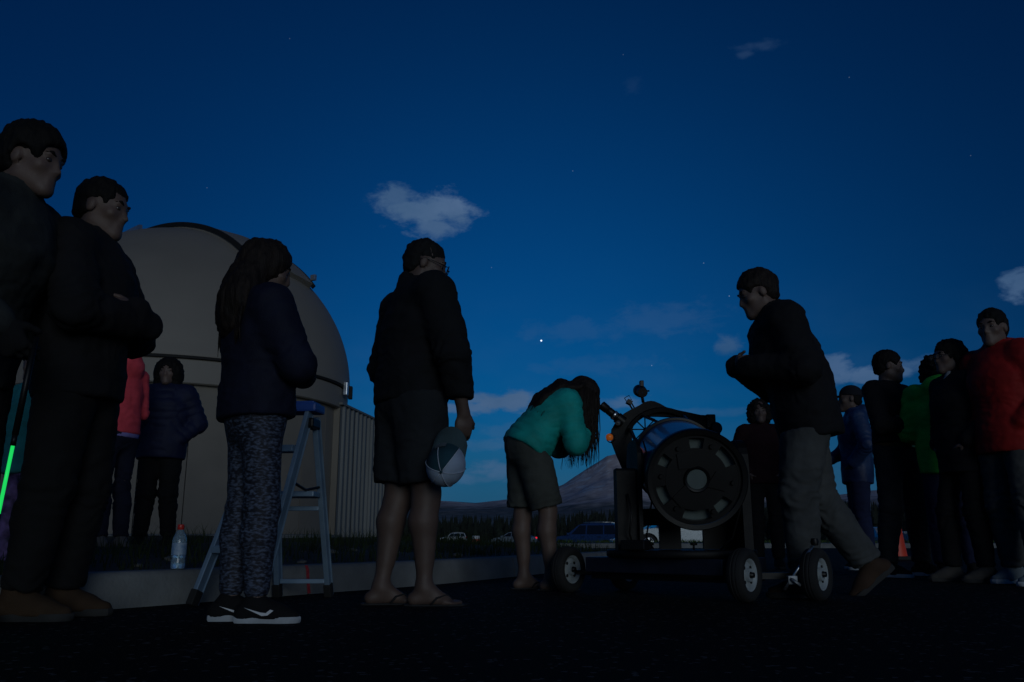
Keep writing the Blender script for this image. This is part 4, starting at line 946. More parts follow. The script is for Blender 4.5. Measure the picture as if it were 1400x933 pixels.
person('dark-haired person in bright green jacket facing away between two onlookers', (3.33,6.58,0), 1.70, 22, {'elL':(-.25,.06,1.14),'wrL':(-.18,.24,1.08)}, (10,0,0), seed=43, res=.012,
    top=jacket(fab('bright_green_shell', (.09,.62,.07), rough=.65), hem=.80, ease=.04, sleeve=.034, collar='hood', amp=.010), bottom=trousers(fab('blue_denim', ())), shoes=shoe_set(BLKP(), RUB()), hair=hair_curly(HAIRD(), .108, .05), group=G_R)
person('woman with glasses and long dark hair in black coat facing the telescope', (3.20,6.10,0), 1.70, 262, {**POCKET,'anR':(.10,.10,.085),'knR':(.10,.10,.49)}, (-2,2,0), seed=47, res=.011, bulk=.97,
    top=jacket(BLK(), hem=.76, ease=.034, sleeve=.028, collar='stand'), bottom=trousers(BLKP(), wide=.93), shoes=shoe_set(fab('grey_suede', (.06,.055,.05)), RUB()), hair=hair_long(HAIRD(), .30, 30, .012, .09), extras=(glasses(mat('black_wire', ())),
    lambda c: scarf(c)), group=G_R)
person('tall dark-haired man in red rain jacket and grey trousers with pale shoes', (3.36,5.78,0), 1.85, 252, {**POCKET,'anL':(-.16,.04,.085),'knL':(-.14,.05,.49),'anR':(.13,-.06,.085)}, (-20,4,0), seed=51, res=.0095, bulk=1.07,
    top=jacket(fab('red_shell', (.34,.017,.014), rough=.6), hem=.80, ease=.045, sleeve=.040, collar='hood', amp=.006), bottom=trousers(fab('grey_twill', (.075,.075,.072)), wide=1.1, amp=.010), shoes=shoe_set(fab('pale_grey_mesh', (.15,.18,.20)), WHT()), hair=hair_short(HAIRD(), .009), group=G_R)
# ================================================================== the big telescope on its cart
TP = Vector((.86, 4.65, 0)); tel = empty('telescope', TP)
tag(tel, 'large blue Newtonian telescope on a black rocker box and wheeled cart', 'telescope')
def tb(mb, name, m, parent=None, **k):
    """vertices given in world space; parent chain starts at the telescope root"""
    mb.v = [tuple(Vector(v)-TP) for v in mb.v]; return mb.build(name, m, parent or tel, **k)
M_blue = mat('blue_gloss_enamel', (.055,.105,.20), .30, var=.14, vscale=3, coat=.35)
M_blk = mat('black_painted_ply', (.0035,.0035,.004), .6, spec=.25, var=.3, vscale=12, bump=.1, bscale=80)
M_met = mat('black_anodised', (.005,.005,.0055), .45, spec=.3, var=.2)
M_sil = mat('bright_steel', (.6,.62,.65), .28, metal=.95, var=.2, vscale=25)
M_glass = mat('mirror_back_glass', (.10,.13,.125), .35, var=.15, vscale=8)
ta = Vector((.034,.974,.224)).normalized(); TC = Vector((.919,4.30,.583)); TM = frame(TC, ta, (0,0,1))
mb = MB(); mb.lathe([(.226,.0),(.236,.0),(.236,.64),(.226,.64),(.226,.0)], 72, TM); tube = tb(mb, 'tube', M_blue, auto=40)
mb = MB(); mb.lathe([(.224,-.03),(.246,-.034),(.252,-.026),(.252,.028),(.246,.036),(.2365,.036)], 72, TM); tb(mb, 'end_ring', M_met, tube, auto=40)
mb = MB(); mb.lathe([(.238,.615),(.250,.618),(.250,.655),(.224,.655),(.224,.63)], 72, TM); tb(mb, 'end_ring', M_met, tube, auto=40)
mb = MB(); mb.lathe([(.001,.035),(.212,.035),(.216,.042),(.216,.085),(.001,.085)], 48, TM); tb(mb, 'primary_mirror', M_glass, auto=40)
mb = MB(); mb.lathe([(.047,-.012),(.155,-.012),(.155,.006),(.047,.006),(.047,-.012)], 48, TM); cell = tb(mb, 'mirror_cell', M_met, auto=40)
mb = MB(); mb.lathe([(.207,-.012),(.225,-.012),(.225,.02),(.207,.02),(.207,-.012)], 48, TM); tb(mb, 'cell_rim', M_met, cell, auto=40)
mb = MB(); mb.lathe([(.001,-.016),(.048,-.016),(.052,-.012),(.052,.004)], 32, TM); tb(mb, 'hub_cap', M_glass, cell, auto=40)
mb = MB(); mb.lathe([(.052,-.02),(.061,-.024),(.066,-.018),(.066,.0),(.052,.0),(.052,-.02)], 32, TM); tb(mb, 'hub_ring', M_met, cell, auto=40)
HW = {90: 11, 37: 16, 315: 13, 270: 21, 205: 14, 150: 9}
holes = [90, 37, -45, -90, 205, 150]      # degrees, 0 = right, 90 = up
edges = sorted([(h % 360) for h in holes])
for i, h in enumerate(edges):
    a0 = h+HW[h]; a1 = edges[(i+1) % 6]+(360 if i == 5 else 0)-HW[edges[(i+1) % 6]]
    if a1 <= a0: a0 = a1 = (a0+a1)/2; a0 -= 4; a1 += 4
    # frame has local X up and Y right: screen angle t -> local angle 90-t
    mb = MB(); l0, l1 = R(90-a1), R(90-a0)
    mb.lathe([(.150,-.010),(.209,-.010),(.209,.004),(.150,.004),(.150,-.010)], 8, TM, l0, l1); tb(mb, 'cell_arm', M_met, cell, auto=40)
    mid = R(90-(a0+a1)/2); d = TM.to_3x3() @ Vector((math.cos(mid), math.sin(mid), 0))
    mb = MB(); mb.lathe([(.001,-.026),(.010,-.026),(.012,-.020),(.012,-.008)], 10, Matrix.Translation(d*.178) @ TM); tb(mb, 'cell_bolt', M_met, cell, auto=40)
    if i % 2: q0 = TC+d*.10-ta*.013; mb = MB(); mb.prism([(-.05,-.03),(.045,-.045),(.06,.02),(-.01,.05)], frame(q0, -ta, tuple(d)), .008); tb(mb, 'cell_plate', M_met, cell)
for pts_ in ([(.70,4.56,.80),(.715,4.50,.70),(.735,4.47,.56),(.72,4.52,.44),(.70,4.56,.30),(.74,4.60,.24)], [(1.14,4.40,.70),(1.155,4.36,.58),(1.15,4.38,.44),(1.12,4.44,.30),(1.06,4.46,.24)], [(.60,4.50,.52),(.615,4.46,.42),(.60,4.47,.32),(.63,4.52,.24)]):
    mb = MB(); mb.tube([Vector(p) for p in pts_], .005, 6); tb(mb, 'cable', M_met, smooth=True)
mb = MB(); mb.box((.62,4.40,.262), (.13,.09,.05), rz=R(-30), bev=.008); tb(mb, 'battery_box', M_met)
# altitude bearings on the flanks of the tube
pc = TC+ta*.36
for sg in (-1, 1):
    sd_ = Vector((sg,0,0)); mb = MB(); mb.lathe([(.001,.0),(.105,.0),(.11,.004),(.11,.03),(.001,.03)], 40, frame(pc+sd_*.232, sd_)); tb(mb, 'altitude_bearing', M_blk, auto=40)
# rocker box
def rboard(name, poly_yz, x, th, m=M_blk):
    Mx = Matrix(((0,0,1,x),(1,0,0,0),(0,1,0,0),(0,0,0,1))); mb = MB(); mb.prism(poly_yz, Mx, th); return tb(mb, name, m)
def rounded(y0, y1, z0, z1, r, n=6):
    p = [(y0, z0), (y1, z0)]
    p += [(y1-r+r*math.cos(a), z1-r+r*math.sin(a)) for a in np.linspace(0, math.pi/2, n)]; p += [(y0+r-r*math.sin(a), z1-r+r*math.cos(a)) for a in np.linspace(0, math.pi/2, n)]; return p
rboard('side_post', rounded(4.52,4.66,.236,.655,.02), .548, .10)
rboard('side_board', rounded(4.48,4.92,.236,.815,.12), .655, .020)
rboard('side_board', rounded(4.40,4.92,.236,.80,.12), 1.168, .045)
rb = empty('front_panel', (0,0,0)); rb.parent = tel
C.objects.unlink(rb); bpy.data.objects.remove(rb)
mb = MB()
for x0, x1, z0, z1 in ((.79,.905,.237,.44),(1.025,1.166,.237,.44)): mb.box(((x0+x1)/2, 4.70, (z0+z1)/2), (x1-x0, .028, z1-z0))
mb.box((.926, 4.70, .405+.0), (.478, .026, .088)); front = tb(mb, 'front_panel', M_blk)
for x in (.735, .965):
    mb = MB(); mb.tube([(x,4.66,.236),(x,4.66,.262)], .006, 8); mb.tube([(x-.018,4.66,.265),(x+.018,4.66,.265)], .007, 8); tb(mb, 'clamp_knob', M_met, smooth=True)
mb = MB(); mb.lathe([(.001,.200),(.39,.200),(.395,.206),(.395,.229),(.39,.235),(.001,.235)], 56, Matrix.Translation((.90,4.68,0))); tb(mb, 'turntable', M_blk, auto=40)
# cart: platform, axles and four pneumatic wheels
cu = Vector((.766,-.643,0)); cv = Vector((.643,.766,0)); cc = Vector((.86,4.66,0)); CR = Matrix((cu, cv, Vector((0,0,1)))).transposed()
mb = MB(); mb.box(tuple(cc+Vector((0,0,.158))), (.80,.50,.078), M=CR, bev=.006); plat = tb(mb, 'platform', mat('navy_painted_ply', (.007,.010,.022), .5, var=.3, vscale=10))
for v_ in (-.14, .14):
    mb = MB(); mb.box(tuple(cc+cv*v_+Vector((0,0,.10))), (.84,.05,.034), M=CR); tb(mb, 'cart_beam', M_met)
M_tyre = mat('tyre_rubber', (.012,.012,.012), .85, var=.2, bump=.2, bscale=120); M_rim = mat('white_rim_enamel', (.32,.36,.37), .45, var=.12, vscale=18)
def cart_wheel(p):
    Mw = frame(Vector((p[0], p[1], .125)), cu, (0,0,1)); mb = MB()
    mb.lathe([(.074,-.030),(.088,-.041),(.108,-.043),(.120,-.032),(.125,-.014),(.1215,-.010),(.125,-.006),(.125,.006),(.1215,.010),(.125,.014),(.120,.032),(.108,.043),(.088,.041),(.074,.030)], 40, Mw); ty = tb(mb, 'wheel', M_tyre, auto=50)
    mb = MB(); mb.lathe([(.016,-.034),(.030,-.034),(.034,-.018),(.060,-.014),(.068,-.028),(.077,-.032),(.077,.032),(.068,.028),(.060,.014),(.034,.018),(.030,.034),(.016,.034)], 36, Mw); rim = tb(mb, 'rim', M_rim, ty, auto=40)
    for k in range(4):
        a = R(45+90*k); q = Mw @ Vector((.047*math.cos(a), .047*math.sin(a), 0))
        for s_ in (-1, 1):
            mb = MB(); mb.lathe([(.001,0),(.0085,0),(.0085,.004),(.001,.004)], 10, frame(q+cu*s_*.0165, cu*s_)); tb(mb, 'rim_hole', M_dark, ty)
    mb = MB(); mb.tube([Vector((p[0], p[1], .125))-cu*.05, Vector((p[0], p[1], .125))+cu*.05], .013, 12); tb(mb, 'axle_end', M_met, ty, smooth=True)
for p in ((.315,4.955),(1.107,4.215),(1.479,4.30),(.66,5.18)): cart_wheel(p)
for a_, b_ in (((.36,4.92),(1.07,4.25)),((.70,5.13),(1.44,4.335))):
    mb = MB(); mb.tube([(a_[0],a_[1],.11),(b_[0],b_[1],.11)], .012, 10); tb(mb, 'axle', M_met, smooth=True)
mb = MB(); mb.box((1.27,4.36,.115), (.34,.05,.03), rz=R(6)); tb(mb, 'outrigger_arm', M_met)
mb = MB(); mb.tube([(1.302,4.24,.055),(1.468,4.26,.272)], .0075, 8); rod = tb(mb, 'levelling_rod', M_sil, smooth=True)
mb = MB(); mb.lathe([(.001,-.018),(.016,-.016),(.02,0),(.016,.016),(.001,.018)], 12, Matrix.Translation((1.47,4.26,.278))); tb(mb, 'rod_knob', M_met, rod, auto=40)
mb = MB(); mb.box((1.345,4.25,.10), (.045,.03,.04), bev=.004); mb.lathe([(.02,0),(.03,.004),(.03,.012),(.02,.016)], 16, frame((1.35,4.235,.085),(.6,-.1,.8))); tb(mb, 'rod_bracket', mat('dull_steel', (.22,.24,.26), .5, metal=.6), rod, auto=40)
# truss poles and the upper cage
rc = TC+ta*1.18; RM = frame(rc, ta, (0,0,1)); R3 = TM.to_3x3()
for k in range(8):
    a = R(22.5+45*k+(-9 if k % 2 else 9)); b2 = R(22.5+45*k); mb = MB(); p0 = TC+ta*.64+R3 @ Vector((.238*math.cos(b2), .238*math.sin(b2), 0)); p1 = rc+R3 @ Vector((.250*math.cos(a), .250*math.sin(a), 0)); mb.tube([p0, p1], .0085, 8); tb(mb, 'truss_pole', M_met, smooth=True)
mb = MB(); mb.lathe([(.236,-.012),(.262,-.012),(.265,-.008),(.265,.020),(.262,.024),(.236,.024),(.236,-.012)], 56, RM); cage = tb(mb, 'cage_ring', M_blk, auto=40)
plate = [(.698,.726),(.66,.82),(.635,.89),(.634,.93),(.637,.973),(.665,1.02),(.715,1.071),(.765,1.10),(.815,1.124),(.845,1.143),(.869,1.151),(.892,1.154),(.915,1.151),(.95,1.136),(.989,1.113),(1.04,1.099),(1.206,1.063),(1.266,1.06),(1.292,1.03),(1.305,.995),(1.305,.931),(1.238,.95),(1.16,.99),(1.091,1.033),(1.05,1.046),(1.017,1.052),(.94,1.055),(.866,1.056),(.835,1.056),(.813,1.052),(.785,1.025),(.77,.995),(.765,.95),(.763,.897),(.75,.80),(.731,.726)]
mb = MB(); mb.prism(plate, Matrix(((1,0,0,0),(0,0,-1,5.47),(0,1,0,0),(0,0,0,1))), .045); cp = tb(mb, 'cage_plate', M_blk)
hb = Vector((.852,5.445,.972)); mb = MB(); mb.tube([hb-Vector((0,.02,0)), hb+Vector((0,.02,0))], .011, 12); wl = tb(mb, 'spider_hub', M_met, cage, smooth=True)
rim_p = [hb+Vector((.088*math.cos(a), 0, .088*math.sin(a))) for a in np.linspace(0, 2*math.pi, 9)]
mb = MB(); mb.tube(rim_p, .0065, 6); tb(mb, 'spider_ring', M_met, wl)
for q in rim_p[:-1]: mb = MB(); mb.tube([hb, q], .0045, 6); tb(mb, 'spider_vane', M_met, wl, smooth=True)
# focuser, eyepiece and finders
e0, e1 = Vector((.690,5.385,1.022)), Vector((.568,5.37,1.118)); ed = (e1-e0).normalized(); L_ = (e1-e0).length
mb = MB(); mb.lathe([(.001,-.02),(.036,-.02),(.036,.03),(.029,.034),(.029,.062),(.024,.064)], 24, frame(e0, ed)); fo = tb(mb, 'focuser', M_met, auto=40)
mb = MB(); mb.lathe([(.0295,.045),(.031,.047),(.031,.060),(.0295,.062)], 24, frame(e0, ed)); tb(mb, 'lock_ring', M_sil, fo, auto=40)
mb = MB(); mb.lathe([(.022,.058),(.026,.066),(.026,.10),(.023,.104),(.027,.110),(.029,L_),(.020,L_+.004),(.016,L_-.01)], 24, frame(e0, ed)); tb(mb, 'eyepiece', M_met, fo, auto=40)
kn_ = e0+ed*.008-Vector((.016,.03,.026)); mb = MB(); mb.lathe([(.001,-.014),(.015,-.013),(.017,-.005),(.017,.008),(.013,.014),(.001,.015)], 18, frame(kn_, (-.2,-1,-.3))); tb(mb, 'focus_knob', M_sil, fo, auto=40)
mb = MB(); mb.lathe([(.001,-.025),(.012,-.024),(.020,-.015),(.0235,0),(.020,.014),(.010,.022),(.001,.024)], 24, frame((.618,5.41,.918), (-.35,-.9,.1))); lampo = tb(mb, 'marker_lamp', mat('amber_lens', (.75,.20,.03), .18, var=.1, emit=(1,.22,.03), estr=.10), auto=60)
mb = MB(); mb.lathe([(.026,-.034),(.031,-.030),(.031,-.014),(.026,-.010)], 20, frame((.624,5.42,.918), (-.35,-.9,.1))); tb(mb, 'lamp_bezel', M_met, lampo, auto=40)
fb = Vector((.774,5.44,1.100)); mb = MB(); mb.tube([fb, fb+Vector((-.020,0,.035))], .006, 6); mb.tube([fb+Vector((.014,0,.006)), fb+Vector((-.004,0,.040))], .005, 6); mb.box(tuple(fb+Vector((-.020,0,.046))), (.034,.06,.026), M=Matrix.Rotation(R(30), 3, 'Y')); rd = tb(mb, 'reflex_finder', M_met)
ctr = fb+Vector((-.030,-.02,.066)); wv = Vector((math.cos(R(30))*.017,0,.5*.017)); hv = Vector((-.5*.015,0,math.cos(R(30))*.015)); mb = MB(); mb.tube([ctr-wv-hv, ctr-wv+hv, ctr+wv+hv, ctr+wv-hv, ctr-wv-hv], .0032, 6); tb(mb, 'finder_window', M_met, rd)
mb = MB(); mb.tube([(.846,5.45,1.145),(.838,5.45,1.20)], .010, 8); fs = tb(mb, 'finder_stalk', M_met, smooth=True)
mb = MB(); mb.lathe([(.001,-.10),(.030,-.10),(.032,-.09),(.032,.0),(.040,.02),(.040,.11),(.034,.112)], 24, frame((.834,5.45,1.218), ta)); tb(mb, 'finder_scope', M_met, fs, auto=40)
mb = MB(); mb.box((.834,5.42,1.262), (.024,.05,.04), bev=.003); tb(mb, 'finder_mount', M_met, fs)
for q0, q1 in (((.86,5.43,1.218),(.885,5.43,1.219)),((.81,5.43,1.20),(.795,5.43,1.195))): mb = MB(); mb.tube([q0, q1], .006, 6); tb(mb, 'finder_screw', M_met, fs, smooth=True)
mb = MB(); mb.box((1.268,5.44,1.02), (.06,.07,.09), bev=.008); ge = tb(mb, 'motor_box', M_met)
mb = MB(); mb.lathe([(.001,-.03),(.036,-.03),(.040,-.02),(.040,.02),(.036,.03),(.001,.03)], 20, frame((1.292,5.42,.975), (.3,-1,0))); mb.tube([(1.30,5.44,1.01),(1.325,5.44,.98),(1.318,5.44,.93)], .010, 8); tb(mb, 'gear_wheel', M_met, ge, auto=40)

# ================================================================== folding stepladder
LP = Vector((-1.17,4.27,0)); lad = empty('stepladder', LP); tag(lad, 'blue folding stepladder with flat top cap standing at the kerb', 'stepladder')
M_lad = mat('blue_grey_aluminium', (.19,.28,.38), .42, metal=.2, var=.18, vscale=8); M_cap = mat('blue_plastic', (.025,.08,.33), .45, var=.1); 
def lb(mb, name, m, parent=None, **k): mb.v = [tuple(Vector(v)-LP) for v in mb.v]; return mb.build(name, m, parent or lad, **k)
FLb, FRb, RLb, RRb = Vector((-1.43,3.98,0)), Vector((-1.115,3.89,0)), Vector((-1.205,4.57,0)), Vector((-.945,4.585,0))
FLt, FRt, RLt, RRt = Vector((-1.215,4.225,.905)), Vector((-1.005,4.195,.905)), Vector((-1.20,4.29,.885)), Vector((-.990,4.27,.885))
def rail(p, q, name, w_=.050, t_=.022):
    d = (q-p).normalized(); x = Vector((.98,-.15,0)); x = (x-d*x.dot(d)).normalized(); y = d.cross(x); Mr = Matrix((x, y, d)).transposed()
    mb = MB(); mb.box(tuple((p+q)/2), (t_, w_, (q-p).length), M=Mr, bev=.004)
    mb.box(tuple((p+q)/2+y*(w_/2+.001)), (t_+.012, .003, (q-p).length*.995), M=Mr)      # flange of the channel section
    o = lb(mb, name, M_lad); MB_ = MB(); MB_.box(tuple(p+d*.03+Vector((0,0,.0))), (t_+.012, w_+.012, .07), M=Mr, bev=.006); lb(MB_, 'rubber_foot', mat('black_rubber', (.012,.012,.012), .8), o)
for p, q, n_ in ((FLb,FLt,'front_rail'),(FRb,FRt,'front_rail'),(RLb,RLt,'rear_leg'),(RRb,RRt,'rear_leg')): rail(p+Vector((0,0,.006)), q, n_, .05 if n_ == 'front_rail' else .034, .022 if n_ == 'front_rail' else .028)
def between(a, b, f): return a.lerp(b, f)
for f, dep in ((.27,.085),(.53,.10),(.79,.095)):
    a, b = between(FLb,FLt,f), between(FRb,FRt,f); mid = (a+b)/2; d = (b-a); ang = math.atan2(d.y, d.x); mb = MB(); mb.box(tuple(mid+Vector((0,0,0))), (d.length-.024, dep, .03), rz=ang, bev=.004)
    for g in (-.3,-.1,.1,.3): mb.box(tuple(mid+Vector((0,0,.0165))+Matrix.Rotation(ang,3,'Z') @ Vector((0,g*dep,0))), (d.length-.03,.006,.004), rz=ang)
    lb(mb, 'step', M_lad)
pl = between(FLb,FLt,.56); pr_ = between(RRb,RRt,.53)
for f in (.09,.50):
    a, b = between(RLb,RLt,f), between(RRb,RRt,f); mb = MB(); mb.box(tuple((a+b)/2), ((b-a).length-.03,.03,.022), rz=math.atan2((b-a).y,(b-a).x), bev=.003); lb(mb, 'rear_crossbar', M_lad)
a, b = between(RLb,RLt,.56), between(RRb,RRt,.56); mb = MB(); mb.box(tuple((a+b)/2+Vector((0,-.06,.012))), ((b-a).length+.0,.22,.026), rz=math.atan2((b-a).y,(b-a).x), bev=.004); lb(mb, 'platform', M_lad)
for a, b in ((between(FLb,FLt,.62),between(RLb,RLt,.62)),(between(FRb,FRt,.62),between(RRb,RRt,.62))):
    mb = MB(); mb.tube([a,(a+b)/2-Vector((0,0,.03)),b], .007, 6); lb(mb, 'spreader', M_met)
mb = MB(); mb.box((-1.10,4.245,.925), (.29,.15,.045), rz=R(-6), bev=.012); mb.box((-1.10,4.245,.952), (.25,.11,.012), rz=R(-6), bev=.004); lb(mb, 'top_cap', M_cap)
mb = MB(); mb.box((-.995,4.235,.85), (.05,.12,.05), rz=R(-6), bev=.01); lb(mb, 'hinge', M_met)
mb = MB(); mb.box((-1.205,4.255,.85), (.05,.12,.05), rz=R(-6), bev=.01); lb(mb, 'hinge', M_met)

# ================================================================== cap held by the man in shorts
HC_ = Vector((-.297,3.80,.605)); capo = empty('baseball_cap', HC_); tag(capo, 'dark teal trucker cap with white mesh back hanging from a hand', 'cap')
upc = Vector((-.10,-.93,-.34)).normalized(); CM = frame((0,0,0), upc, (.22,0,1))      # crown axis toward the lot, brim upward
M_teal = fab('teal_twill', (.016,.055,.075)); M_meshw = fab('white_mesh_cloth', (.32,.40,.52), bscale=500); M_grey = fab('slate_brim', (.05,.085,.10)); M_trim = fab('white_piping', (.45,.52,.62))
for k in range(6):
    a0, a1 = R(-30+60*k), R(30+60*k); mb = MB(); rows = []
    for i in range(9):
        ph = i/8*math.pi/2*.985; rows.append([CM @ Vector((.092*1.06*math.cos(a)*math.cos(ph)**.85, .088*math.sin(a)*math.cos(ph)**.85, -.035+.125*math.sin(ph))) for a in np.linspace(a0, a1, 7)])
    mb.grid(rows); mb.build('crown_panel', M_teal if k in (0, 1) else M_meshw, capo, smooth=True)
    mb = MB(); mb.tube([CM @ Vector((.094*1.06*math.cos(a1)*math.cos(ph)**.85, .090*math.sin(a1)*math.cos(ph)**.85, -.035+.127*math.sin(ph))) for ph in np.linspace(0, math.pi/2*.985, 9)], .0022, 5); mb.build('seam', M_trim, capo, smooth=True)
mb = MB(); mb.lathe([(.001,.098),(.006,.096),(.007,.091),(.001,.089)], 12, CM); mb.build('button', M_teal, capo, smooth=True)
mb = MB(); rows = []
for i in range(8):
    f = i/7; rows.append([CM @ Vector((.094*math.cos(a)+.078*f*math.cos(a)**.55, .088*math.sin(a)*(1-.04*f), -.036-.010*f-.06*math.sin(a)**2*f*.4)) for a in np.linspace(R(-62), R(62), 13)])
mb.grid(rows); mb.grid([[v-upc*.004 for v in r] for r in rows]); mb.build('brim', M_grey, capo, smooth=True)
mb = MB(); mb.grid([[CM @ Vector((.0975*1.06*math.cos(a)*math.cos(ph)**.85+.001, .0925*math.sin(a)*math.cos(ph)**.85, -.035+.129*math.sin(ph))) for a in np.linspace(R(8), R(42), 5)] for ph in (.12,.42)]); mb.build('patch', fab('grey_patch', (.10,.13,.15)), capo)

# ================================================================== bottle of water on the kerb
bt = Vector((-1.575,4.155,.153)); bot = empty('water_bottle', bt); tag(bot, 'clear plastic water bottle with red cap standing on the kerb', 'bottle')
mb = MB(); mb.lathe([(.001,.004),(.028,.0),(.033,.006),(.033,.04),(.030,.05),(.033,.06),(.033,.125),(.031,.140),(.022,.165),(.013,.178),(.0125,.19)], 28); mb.build('body', mat('blue_tint_plastic', (.55,.75,.9), .08, trans=.75, var=0), bot, auto=60)
mb = MB(); mb.lathe([(.001,.006),(.0300,.006),(.0300,.10),(.001,.101)], 24); mb.build('water', mat('water_fill', (.5,.7,.85), .02, trans=.9, var=0), bot, auto=60)
mb = MB(); mb.lathe([(.0337,.066),(.0337,.12)], 28); mb.build('label', mat('blue_white_label', (.10,.22,.42), .5, col2=(.42,.52,.62), vscale=45), bot, smooth=True)
mb = MB(); mb.lathe([(.014,.182),(.0155,.184),(.0155,.203),(.014,.206),(.001,.206)], 24); mb.build('cap', mat('red_plastic', (.55,.03,.02), .35, var=.1), bot, auto=40)

# ================================================================== green light wand in the tall man's hand
w0, w1 = Vector((-1.664,2.77,.003)), Vector((-1.585,2.765,.95)); wd = (w1-w0); wand = empty('light_wand', w0); tag(wand, 'thin glowing green light wand held by the tall grey-jacketed man', 'light wand')
P_ = lambda f: wd*f
M_glow = mat('green_glow_tube', (.05,.5,.12), .3, var=0, emit=(.015,1,.16), estr=.62)
for f0, f1 in ((.02,.352),(.388,.622)): mb = MB(); mb.tube([P_(f0), P_(f1)], .0056, 12); mb.build('glow_tube', M_glow, wand, smooth=True)
mb = MB(); mb.tube([P_(0), P_(.022)], .012, 12); mb.build('foot', M_met, wand, smooth=True)
for f0, f1, n_ in ((.350,.390,'collar'),(.618,.655,'collar'),(.655,1.0,'handle')): mb = MB(); mb.tube([P_(f0), P_(f1)], .0085 if n_ == 'collar' else .010, 12); mb.build(n_, M_met, wand, smooth=True)

# ================================================================== traffic cone
cn = Vector((5.25,12.0,0)); cone = empty('traffic_cone', cn); tag(cone, 'tall orange traffic cone with two white bands standing on the lot', 'traffic cone')
M_or = mat('orange_vinyl', (.75,.06,.02), .5, var=.1); M_wb = mat('white_reflective_band', (.8,.8,.8), .4, var=.05)
def cr_(z): return .135-.105*(z-.05)/.90
prev = .05
for z1, m, n_ in ((.60,M_or,'cone_body'),(.70,M_wb,'white_band'),(.765,M_or,'cone_body'),(.835,M_wb,'white_band'),(.95,M_or,'cone_body')):
    mb = MB(); mb.lathe([(cr_(prev),prev),(cr_(z1),z1)] if z1 < .94 else [(cr_(prev),prev),(cr_(z1),z1),(.001,z1+.006)], 28); mb.build(n_, m, cone, smooth=True); prev = z1
MB().box((0,0,.025), (.36,.36,.05), bev=.012).build('base', mat('black_rubber', ()), cone)
